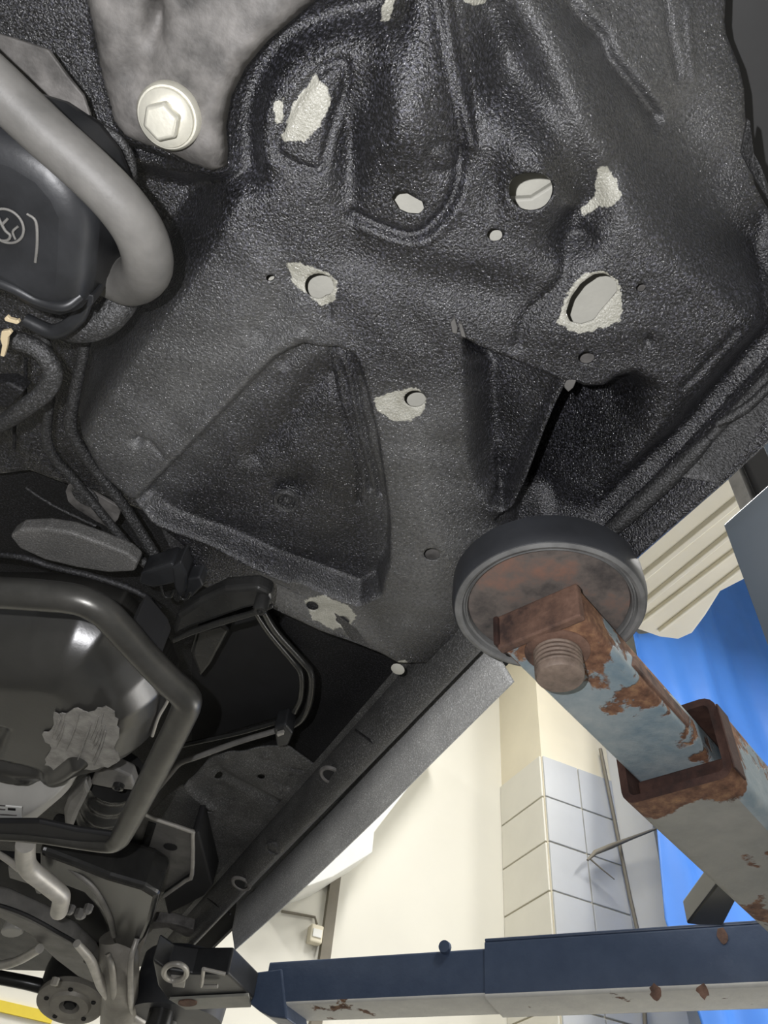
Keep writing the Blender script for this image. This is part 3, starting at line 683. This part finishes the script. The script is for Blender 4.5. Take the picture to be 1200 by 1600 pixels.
# bracket arm with bolt
ba = prism('bracket_arm', [(268, 985), (276, 962), (310, 940), (350, 921), (400, 917), (424, 928), (424, 944), (380, 954), (340, 968), (300, 982), (270, 998)], -.05, .022, BLACKT, car, .006)
prism('arm_lip', [(268, 1000), (300, 985), (345, 970), (400, 955), (426, 946), (426, 951), (400, 962), (345, 978), (300, 993), (270, 1006)], -.054, .004, BLACKT, ba, .001)
p = P(411, 936, -.052); lathe('arm_bolt', [(rad(p, 12), .0), (rad(p, 12), -.014), (rad(p, 9), -.018), (rad(p, 5), -.018), (rad(p, 4.5), -.015), (0.0001, -.015)], BLACKT, ba, 20, p)
# brake lines across the dark cavity
pipe('cavity_line', [(408, 948, .0, 5), (430, 985, .01, 6), (470, 1030, .02, 6), (486, 1052, .02, 6), (485, 1090, .02, 6), (472, 1122, .02, 6), (445, 1140, .02, 5.5)], BLACKT, car)
pipe('cavity_line', [(396, 952, .0, 4), (420, 988, .01, 5), (455, 1030, .02, 5), (470, 1052, .02, 5), (470, 1088, .02, 5), (460, 1112, .02, 5)], BLACKT, car)
pipe('long_line', [(430, 1142, .01, 4.5), (370, 1160, .0, 4.5), (310, 1182, -.01, 4.5), (282, 1192, -.01, 4.5), (265, 1210, -.01, 4.5), (240, 1240, -.01, 4.5)], STEELD, car)
pipe('long_line', [(440, 1126, .02, 4), (370, 1146, .02, 4), (280, 1166, .02, 4), (240, 1180, .02, 4)], BLACKT, car)
cb_ = prism('line_connector', [(428, 1138), (446, 1132), (458, 1146), (450, 1166), (432, 1168)], -.0, .03, BLACKP, car, .004)
prism('connector_tip', [(432, 1148), (442, 1145), (444, 1148), (434, 1152)], -.006, .006, STEELL, cb_, .001)
prism('cavity_rib', [(296, 1020), (306, 985), (345, 975), (360, 985), (330, 1040), (312, 1062)], .05, .05, BLACKT, car, .006)
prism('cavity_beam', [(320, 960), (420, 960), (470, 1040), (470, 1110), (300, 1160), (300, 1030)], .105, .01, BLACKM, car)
# --- fuel tank
tk = [(-260, 930), (60, 935), (130, 945), (180, 965), (220, 1005), (250, 1040), (266, 1075), (262, 1105), (244, 1150), (222, 1168), (190, 1182), (150, 1188), (90, 1194), (-260, 1162)]
tank = field('fuel_tank', tk, [('pillow', .085, .105), ('add', [(-300, 1085), (20, 1088), (62, 1100), (110, 1130), (90, 1180), (-300, 1190)], .016, .02),
        ('add', [(-10, 990), (42, 998), (86, 1010), (64, 1062), (-10, 1044)], .010, .012), ('line', [(-300, 1040), (0, 1062), (60, 1070), (120, 1085)], .010, .012),
        ('line', [(130, 1090), (150, 1085), (180, 1060)], .012, -.014), ('line', [(160, 1095), (205, 1112), (215, 1095)], .008, .008), ('line', [(-300, 1070), (0, 1075), (60, 1088), (100, 1108)], .006, -.006)],
        TANK, car, .004, -.02, (), (), (), .002, -.06)
tank['label'] = 'black moulded fuel tank with torn tape'
tk2 = [(-260, 1170), (60, 1200), (130, 1210), (112, 1245), (80, 1272), (40, 1284), (-60, 1295), (-260, 1300)]
field('lower_tank', tk2, [('pillow', .06, .105), ('line', [(20, 1255), (40, 1200), (55, 1170)], .016, -.010), ('line', [(-10, 1262), (30, 1266)], .003, .003)], TANKL, tank, .004, -.03, (), (), (), .002, -.09)
def tape():
    poly = [(82, 1112), (100, 1116), (118, 1108), (140, 1112), (165, 1104), (180, 1120), (186, 1148), (178, 1170), (188, 1188), (160, 1200), (128, 1204), (100, 1212), (84, 1202), (70, 1190), (78, 1170), (64, 1148), (82, 1138)]
    poly = [tuple(q + np.r_[rng.uniform(-2.5, 2.5, 2)]) for q in crom(poly + poly[:1], 4)[:-1]]
    prism('torn_tape', poly, -.128, .0015, TAPE, tank)
    for i in range(14):
        u = random.uniform(80, 172); v = random.uniform(1112, 1150); L = random.uniform(25, 60)
        pipe('tape_crease', [(u, v, -.1295, .8), (u - L * .15, v + L * .5, -.130, 1.5), (u - L * .35, v + L, -.129, .8)], TAPE, tank, 3, 6)
tape()
prism('tank_label', [(-40, 1256), (34, 1262), (32, 1290), (-40, 1288)], -.1365, .002, WHITEW, tank)
prism('label_print', [(12, 1263), (24, 1264), (24, 1267), (12, 1266)], -.1375, .001, BLACKM, tank)
for v in (1256, 1262, 1271, 1279): prism('label_print', [(-30, v), (8 if v < 1265 else 26, v + 3), (8 if v < 1265 else 26, v + 4.2), (-30, v + 1.2)], -.1375, .001, PLATE, tank)
prism('tank_bracket', [(192, 1002), (205, 985), (240, 1024), (246, 1040), (234, 1050)], -.13, .05, BLACKM, tank, .002)
pipe('tank_seam', [(270, 1065, -.07, 2.5), (262, 1095, -.07, 2.5), (248, 1120, -.07, 2.5), (238, 1150, -.07, 2.5)], STEELL, tank, 4, 8)
# tank guard tube with two sharp elbows
gt = pipe('tank_guard', [(-160, 915, -.15, 25), (-60, 921, -.15, 25), (0, 926, -.15, 25), (60, 930, -.15, 25), (120, 937, -.15, 24), (160, 955, -.15, 24), (190, 985, -.15, 24), (225, 1024, -.15, 23), (262, 1062, -.15, 23), (288, 1086, -.15, 23), (292, 1100, -.15, 23), (282, 1126, -.15, 22), (255, 1180, -.15, 21), (222, 1245, -.15, 19), (194, 1298, -.15, 17), (184, 1312, -.15, 16), (168, 1318, -.15, 14), (120, 1314, -.15, 12), (60, 1306, -.15, 11), (0, 1302, -.15, 11), (-80, 1300, -.15, 11)], GUARD, car, 6, 20)
gt['label'] = 'bent black guard tube round the tank'
prism('guard_cross_plate', [(-60, 1285), (60, 1285), (120, 1298), (180, 1306), (170, 1318), (120, 1316), (40, 1306), (-60, 1302)], -.155, .008, BLACKM, car, .004)
# ribbed rubber bellows behind the tank
bp0, bp1 = P(182, 1212, -.02), P(148, 1318, -.02)
q = [bp0 + (bp1 - bp0) * k / 60 for k in range(61)]
sweep('bellows', q, [rad(p, 44) * (.93 + .07 * math.cos(k / 60 * 2 * math.pi * 6)) for k, p in enumerate(q)], BLACKT, car, 20)
prism('bellows_bracket', [(150, 1205), (175, 1200), (205, 1214), (212, 1236), (170, 1232), (140, 1226)], -.075, .02, STEELD, car, .004)
p = P(186, 1226, -.078); lathe('bracket_eye', [(rad(p, 9), 0), (rad(p, 9), -.006), (rad(p, 5), -.007), (rad(p, 4), -.003), (0.0001, -.003)], BLACKT, car, 16, p)
prism('bellows_shield', [(98, 1268), (104, 1250), (132, 1222), (138, 1240), (120, 1275), (112, 1296), (100, 1292)], -.08, .02, STEELD, car, .006)
# silver branch pipe
pipe('branch_pipe', [(40, 1318, -.15, 15), (40, 1345, -.15, 15), (48, 1360, -.15, 15), (70, 1378, -.15, 14.5), (92, 1396, -.15, 14), (96, 1404, -.15, 13.5), (92, 1424, -.15, 13)], STEELL, car, 3, 18)
pipe('small_line', [(-30, 1318, -.14, 4), (10, 1342, -.14, 5), (30, 1358, -.14, 5)], STEELL, car)
for (u, v, r) in ((112, 1415, 7), (128, 1422, 9), (140, 1414, 7)):
    p = P(u, v, -.12); lathe('small_nut', [(rad(p, r), .0), (rad(p, r), -.01), (rad(p, r * .6), -.014), (0.0001, -.014)], STEELD, car, 6, p, None, 20)
prism('small_bracket', [(12, 1355), (36, 1358), (64, 1380), (64, 1398), (56, 1396), (52, 1384), (14, 1372)], -.12, .015, STEELD, car, .002)
# heat shield panel and wire loop
hs = prism('heat_shield', [(120, 1345), (160, 1318), (225, 1276), (298, 1300), (300, 1368), (258, 1396), (210, 1388), (150, 1368)], -.01, .006, STEELD, car, .002)
pipe('shield_edge', [(222, 1268, -.02, 3), (238, 1278, -.02, 3), (296, 1298, -.02, 3.5), (301, 1306, -.02, 3.5), (300, 1366, -.02, 3.5), (290, 1376, -.02, 3), (256, 1400, -.02, 3)], STEELL, hs, 3, 8)
prism('shield_slot', blob((266, 1324), 11, 5, 12, -.0115, .2), -.0115, .003, BLACKM, hs)
prism('shield_groove', [(232, 1284), (244, 1288), (232, 1326), (220, 1322)], -.0115, .003, BLACKT, hs)
prism('floor_corner', [(300, 1300), (310, 1300), (332, 1385), (320, 1400), (262, 1430), (255, 1400), (298, 1370)], -.02, .05, BLACKM, car, .004)
# dark crossmember and grey suspension parts
prism('crossmember', [(60, 1330), (120, 1352), (170, 1372), (225, 1388), (248, 1402), (238, 1440), (226, 1468), (206, 1492), (190, 1496), (178, 1486), (172, 1462), (150, 1420), (128, 1396), (60, 1370)], -.09, .07, BLACKT, car, .010)
pipe('crossmember_lip', [(104, 1352, -.085, 4), (130, 1372, -.09, 5), (150, 1392, -.09, 5), (170, 1430, -.09, 5), (178, 1462, -.09, 4)], STEELD, car)
prism('engine_undertray', [(-200, 1330), (60, 1350), (150, 1400), (176, 1470), (130, 1478), (60, 1440), (-200, 1400)], -.05, .02, BLACKM, car, .004)
ca = prism('control_arm', [(-120, 1390), (0, 1418), (60, 1444), (110, 1472), (142, 1502), (158, 1538), (146, 1537), (120, 1526), (86, 1500), (62, 1478), (45, 1460), (0, 1436), (-120, 1412)], -.12, .035, STEELD, car, .006)
prism('arm_hole', blob((136, 1502), 6, 4, 12, -.121), -.1215, .003, BLACKM, ca)
pipe('arm_edge', [(-60, 1398, -.128, 3), (30, 1425, -.128, 3), (100, 1462, -.128, 3), (120, 1474, -.128, 3)], BLACKM, ca)
pipe('brake_hose', [(120, 1474, -.14, 6), (140, 1498, -.14, 7), (152, 1524, -.14, 7.5), (160, 1542, -.14, 8), (180, 1566, -.14, 8), (210, 1588, -.14, 8), (250, 1612, -.14, 8)], STEELL, car)
pipe('anti_roll_bar', [(-60, 1512, -.13, 7), (0, 1508, -.13, 7), (30, 1500, -.13, 7), (62, 1482, -.13, 7)], STEELL, car)
pipe('steering_rod', [(-40, 1520, -.10, 10), (40, 1535, -.10, 10), (80, 1545, -.10, 11)], BLACKT, car)
prism('bush', blob((18, 1458), 18, 8, 14, -.11), -.11, .03, TANKL, car, .004)
# hub flange facing down towards the camera
hc = P(110, 1568, -.13); hax = (CAM - hc); hax = hax / np.linalg.norm(hax) * .30 + np.array([0, 0, -.80]); hax /= np.linalg.norm(hax)
hr = rad(hc, 52)
hub = lathe('hub_flange', [(hr * .92, -.10), (hr * .95, -.02), (hr * 1.0, -.008), (hr * 1.0, 0), (hr * .88, .003), (hr * .62, .002), (hr * .56, .008), (hr * .3, .008), (hr * .26, -.012), (0.0001, -.012)], ALU, car, 40, hc, hax)
Qh = Vector((0, 0, 1)).rotation_difference(Vector(hax)).to_matrix()
for k in range(5):
    a = k * 2 * math.pi / 5 + .4; o_ = np.array(Qh @ Vector((hr * .72 * math.cos(a), hr * .72 * math.sin(a), .003)))
    lathe('stud_hole', [(hr * .075, 0), (hr * .07, .002), (0.0001, .001)], BLACKM, hub, 12, hc + o_, hax)
lathe('hub_nut', [(hr * .2, -.012), (hr * .18, .006), (0.0001, .007)], BLACKM, hub, 6, hc, hax, 20)
dr = lathe('drum', [(hr * 1.02, .0), (hr * 1.06, .05), (hr * .96, .10), (hr * .5, .11)], BLACKT, car, 36, hc - hax * .012, -hax)
p = P(88, 1528, -.15); lathe('drum_bolt', [(rad(p, 6), 0), (rad(p, 6), -.012), (0.0001, -.013)], ALU, dr, 6, p, None, 20)
# cast strut behind the hub
pipe('strut_casting', [(182, 1462, -.07, 26), (186, 1500, -.10, 30), (188, 1540, -.12, 28), (186, 1590, -.14, 28), (184, 1660, -.15, 28)], ALU, car, 6, 18)
pipe('casting_rib', [(214, 1466, -.09, 4), (205, 1500, -.12, 5), (204, 1550, -.14, 5), (204, 1620, -.15, 5)], STEELL, car)
pipe('casting_rib', [(168, 1490, -.12, 4), (176, 1520, -.14, 5), (180, 1600, -.15, 5)], ALU, car)
prism('casting_web', [(212, 1470), (232, 1450), (226, 1475), (216, 1500), (206, 1520)], -.08, .02, STEELL, car, .003)
prism('floor_end_plate', [(228, 1450), (240, 1440), (268, 1442), (302, 1452), (310, 1466), (290, 1464), (262, 1450), (240, 1452), (230, 1462)], -.02, .02, PLATE, car, .002)
# outer quarter panel beyond the wheel arch, with the loose liner edge
prism('quarter_panel', [(1040, -200), (1600, -200), (1600, 560), (1320, 480), (1180, 440), (1120, 300), (1060, 60)], .20, .02, m_paint('panel_inner', (.055, .055, .055), .6, .1), car)
prism('liner_flap', [(1168, 186, .07), (1172, 190, .07), (1178, 240, .06), (1190, 262, .05), (1215, 330, .03), (1200, 312, .03), (1172, 268, .05), (1158, 240, .07)], .06, .004, U_matte, car)
ys_ = [P(1330, 500)[1], P(345, 1490)[1]]
box('body_side', P(830, 1030, -.03)[0] + .020, P(830, 1030, -.03)[0] + .026, ys_[0], ys_[1] + .3, H + .03, H + .55, BLACKM, car)

# ------------------------------------------------------------------ two-post lift
AD = np.array([.91, .415, 0]); AD /= np.linalg.norm(AD); AS = np.array([AD[1], -AD[0], 0])     # arm direction and its rear side
O = P(857, 952, -.055); O = np.array([O[0], O[1], 0.])
def arm_pt(al, si, dz): return O + AD * al + AS * si + np.array([0, 0, H + dz])
def set_rust(o, f):
    me = o.data; a = me.attributes.new('rust', 'FLOAT', 'POINT'); a.data.foreach_set('value', [float(f(v.co)) for v in me.vertices]); return o
def tube_rect(name, a0, a1, s0, s1, z0, z1, w, mats, parent, pt=arm_pt, rc=.012, n=40, slant=0., capend=False, rustf=None):
    """hollow rectangular tube with rounded corners; mats: (outside, underside, inside)"""
    def ring(s0, s1, z0, z1, rc):
        out = []
        for (cs, cz, a_) in ((s1 - rc, z1 - rc, 0), (s0 + rc, z1 - rc, 90), (s0 + rc, z0 + rc, 180), (s1 - rc, z0 + rc, 270)):
            for k in range(5):
                a = math.radians(a_ + k * 22.5); out.append((cs + rc * math.cos(a), cz + rc * math.sin(a)))
        return out
    Ro = ring(s0, s1, z0, z1, rc); Ri = ring(s0 + w, s1 - w, z0 + w, z1 - w, max(rc - w, .003)); m = len(Ro); V = []; F = []; MI = []
    for i in range(n + 1):
        t = i / n
        for (R_) in (Ro, Ri):
            for (s, z) in R_:
                al = a0 + (a1 - a0) * t + (slant * (s - s0) if i == 0 else 0); V.append(pt(al, s, z))
    S2 = 2 * m
    for i in range(n):
        for k in range(m):
            k2 = (k + 1) % m
            F.append((i * S2 + k, i * S2 + k2, (i + 1) * S2 + k2, (i + 1) * S2 + k)); MI.append(1 if 11 <= k <= 13 or (10 <= k <= 14) else 0)
            F.append((i * S2 + m + k, (i + 1) * S2 + m + k, (i + 1) * S2 + m + k2, i * S2 + m + k2)); MI.append(2)
    for k in range(m):
        k2 = (k + 1) % m
        F.append((k, m + k, m + k2, k2)); MI.append(2)
        e = n * S2; F.append((e + k, e + k2, e + m + k2, e + m + k)); MI.append(2)
    me = bpy.data.meshes.new(name); me.from_pydata([tuple(map(float, v)) for v in V], [], F)
    for mt in mats: me.materials.append(mt)
    me.polygons.foreach_set('material_index', MI); me.update()
    o = link(name, me, None, parent); smooth_by(o, 40)
    if rustf: set_rust(o, rustf)
    return o
arm = thing('lift_arm_assembly', 'near lift arm with flaking blue paint and rust under a round rubber pad', 'lift arm', group='lift swing arms')
def al_of(co): return float((np.array(co) - O) @ AD), float((np.array(co) - O) @ AS)
inner = tube_rect('inner_tube', -.026, .55, -.044, .047, -.106, -.066, .006, (BLUERUST, BLUERUST, RUSTD), arm, rc=.006,
                  rustf=lambda c: (.12 if al_of(c)[0] < .005 else 0) + (.2 if al_of(c)[1] > .040 else 0) + (.15 if al_of(c)[1] < -.042 else 0) - .14)
slab('tip_plate', [arm_pt(-.030, -.045, -.108), arm_pt(-.030, .048, -.108), arm_pt(-.030, .048, -.066), arm_pt(-.030, -.045, -.066)], AD * .010, RUST, inner, .002)
slab('tip_weld', [arm_pt(-.034, -.047, -.104), arm_pt(-.034, -.041, -.104), arm_pt(-.034, -.041, -.068), arm_pt(-.034, -.047, -.068)], AD * .02, RUSTD, inner, .002)
slab('side_plate', [arm_pt(.075, .044, -.098), arm_pt(.075, .0495, -.098), arm_pt(.085, .0495, -.078), arm_pt(.085, .044, -.078)], AD * .13, RUST, inner, .003)
outer = tube_rect('outer_tube', .235, .905, -.053, .074, -.147, -.046, .009, (BLUERUST, ARMPALE, RUSTD), arm, rc=.016,
                  rustf=lambda c: max(0, 1 - (al_of(c)[0] - .235) / .06) * .55 - .02)
slab('mouth_stop', [arm_pt(.262, -.043, -.137), arm_pt(.262, .064, -.137), arm_pt(.262, .064, -.107), arm_pt(.262, -.043, -.107)], AD * .01, RUSTD, outer, .002)
slab('mouth_collar', [arm_pt(.232, .0745, -.14), arm_pt(.232, .077, -.14), arm_pt(.232, .077, -.06), arm_pt(.232, .0745, -.06)], AD * .03, RUSTD, outer, .002)
# threaded screw and the round pad
bx_ = arm_pt(.006, .002, 0); bx_[2] = 0
scr = lathe('screw', [(.020, H - .06), (.0212, H - .100), (.0212, H - .136), (.015, H - .137)], RUSTD, arm, 40, bx_)  # core darker than its thread: groove shade put into the colour
hl = [bx_ + np.array([.0218 * math.cos(a_), .0218 * math.sin(a_), H - .102 - .0300 * k / 200]) for k, a_ in ((k, k / 200 * 2 * math.pi * 6) for k in range(201))]
sweep('thread', hl, [.0019] * 201, BOLTR, scr, 8)
lathe('screw_end', [(.0205, H - .131), (.0236, H - .1325), (.0236, H - .137), (.0218, H - .1398), (.018, H - .1408), (.0001, H - .141)], BOLTR, scr, 40, bx_)
scr['label'] = 'rusty threaded screw'
lathe('screw_boss', [(.032, H - .098), (.032, H - .1075), (.027, H - .1095), (.0225, H - .1095)], RUST, scr, 32, bx_)
pc = np.array([O[0], O[1], H]); PRAD = .099
pad = lathe('pad', [(PRAD * .3, -.017), (PRAD * .96, -.017), (PRAD, -.020), (PRAD * 1.01, -.045), (PRAD * .99, -.055), (PRAD * .975, -.057)], PADR, arm, 72, pc, None, 40, False)
pad['label'] = 'round black rubber lift pad'
lathe('pad_rim', [(PRAD * .98, -.0565), (PRAD * .93, -.0585), (PRAD * .90, -.057), (PRAD * .885, -.052), (PRAD * .87, -.052), (PRAD * .86, -.0555), (PRAD * .845, -.054), (PRAD * .84, -.045)], PADRIM, pad, 72, pc, None, 40, False)
lathe('pad_plate', [(PRAD * .845, -.046), (PRAD * .83, -.049), (PRAD * .3, -.049), (0.0001, -.049)], RUSTO, pad, 64, pc)

# far arm: dark blue beam to the far jacking point
BA = P(1200, 1440, -.06); BB = P(757, 1470, -.06); BD = (BB - BA); BD[2] = 0; BD /= np.linalg.norm(BD); BP = np.array([BD[1], -BD[0], 0]) 
if BP @ (BA - CAM) < 0: BP = -BP
def bpt(al, si, dz):                          # along from the outer tube's end, outward negative; si away from the camera
    q = BB + BD * al + BP * si; q = q.copy(); q[2] = H + dz; return q
farm = thing('lift_arm_assembly', 'far lift swing arm, a dark blue steel beam crossing the bottom', 'lift arm', group='lift swing arms')
LB = float(np.linalg.norm((BA - BB)[:2]))
fo_ = tube_rect('outer_beam', 0.0, -(LB + .12), 0.0, .105, -.150, -.060, .008, (NAVY, PALE, RUSTD), farm, bpt, .006, 20)
L2 = float((P(440, 1515, -.068) - BB) @ BD)
fi_ = tube_rect('inner_beam', L2, -.12, .004, .100, -.146, -.070, .006, (NAVY, PALE, RUSTD), farm, bpt, .005, 12)
def beam_px(u, v):                             # point on the beam's near face seen at a pixel
    r = ray(u, v); n_ = BP; t = ((BB - CAM) @ n_) / (r @ n_); return CAM + r * t
tipp = [beam_px(*q) for q in ((336, 1530), (350, 1526), (440, 1513), (448, 1592), (420, 1588), (405, 1580), (375, 1556))]
slab('beam_tip', tipp, BP * .09, NAVY, farm, .003)
tpl = [beam_px(757, 1471), beam_px(757, 1466), beam_px(1230, 1434), beam_px(1230, 1440)]
slab('top_flange', tpl, BP * .11 , NAVY, fo_, .002)
for (u, v, r) in ((1128, 1462, 9), (1024, 1550, 9), (1098, 1548, 9), (696, 1481, 10)):
    p = beam_px(u, v); rr = rad(p, r)
    if u > 700:
        q_ = [p - BP * .0012 + BD * rr * rng.uniform(.6, 1.2) * math.cos(k * .524) + np.array([0, 0, rr * rng.uniform(.7, 1.5) * math.sin(k * .524)]) for k in range(12)]
        slab('rust_patch', q_, BP * .0014, RUST, fo_)
    else: lathe('stop_bolt', [(rr, 0), (rr * .9, .008), (0.0001, .009)], NAVY, fo_, 14, p, -BP)
# far pad and its screw fitting
fp = P(298, 1499, -.03); fr = rad(fp, 70); fz = np.array([fp[0], fp[1], H])
lathe('pad', [(fr * .3, -.03), (fr * .94, -.03), (fr, -.036), (fr * 1.02, -.09), (fr * .97, -.14), (fr * .3, -.14)], PADR, farm, 48, fz)
fb = prism('pad_block', [(238, 1500), (262, 1516), (300, 1522), (356, 1522), (396, 1560), (390, 1572), (262, 1562), (246, 1540)], -.14, .045, BLACKP, farm, .004)
prism('block_underside', [(264, 1562), (388, 1556), (392, 1574), (290, 1578)], -.146, .005, ARMPALE, fb, .001)
prism('block_mark', blob((293, 1568), 15, 5, 18, -.149), -.1485, .002, RUST, fb)
p = P(274, 1520, -.14)
pipe('collar_ring', [(274 + 18 * math.cos(a), 1519 + 13 * math.sin(a), -.148, 4.5) for a in np.linspace(0, 2 * math.pi, 17)], STEELL, fb, 3, 10)
for q_ in (((318, 1514), (352, 1522)), ((318, 1514), (315, 1541)), ((315, 1541), (340, 1541))):
    pipe('window_edge', [(q_[0][0], q_[0][1], -.148, 3), ((q_[0][0] + q_[1][0]) / 2, (q_[0][1] + q_[1][1]) / 2, -.148, 3), (q_[1][0], q_[1][1], -.148, 3)], STEELL, fb, 2, 8)
prism('window_step', [(266, 1528), (290, 1530), (288, 1544), (270, 1542)], -.146, .006, STEELL, fb, .001)
sp = P(262, 1545, -.10); lathe('screw_post', [(rad(sp, 19), H - .09), (rad(sp, 19), H - .4), (rad(sp, 14), H - .41)], BLACKT, farm, 24, (sp[0], sp[1], 0))
sp = P(276, 1562, -.10); lathe('screw_sleeve', [(rad(sp, 9), H - .09), (rad(sp, 9), H - .4)], STEELD, farm, 16, (sp[0], sp[1], 0))

# column with its carriage, and the strut between the arms
e = ray(1130, 820); e = e / np.hypot(e[0], e[1]); K0 = CAM + e * 1.52
post = thing('lift_post', 'slate blue lift column at the right edge', 'lift post')
cx0, cy1 = K0[0], K0[1]
box('carriage', cx0, cx0 + .30, cy1 - .36, cy1, 0.02, K0[2], SLATE, post, .004)
box('mast_edge', cx0 + .06, cx0 + .09, cy1 - .06, cy1 - .02, K0[2] - .02, K0[2] + .75, RUBBER, post, .003)
box('mast_slot', cx0 + .10, cx0 + .12, cy1 - .26, cy1 - .05, K0[2] - .02, K0[2] + .75, BLACKM, post, .003)
box('mast', cx0 + .05, cx0 + .28, cy1 - .36, cy1 - .155, K0[2] - .02, K0[2] + .75, SLATE, post, .004)
box('base_plate', cx0 - .1, cx0 + .4, cy1 - .5, cy1 + .1, 0, .02, SLATE, post, .003)
st = slab('lift_strut', [P(1073, 1444, -.085), P(1092, 1446, -.085), P(1130, 1446, -.085), P(1190, 1330, -.085), P(1160, 1330, -.085)], (0, 0, .035), BLACKT, None, .003)
tag(st, 'short dark steel strut rising from the far blue beam behind the near arm', 'strut')
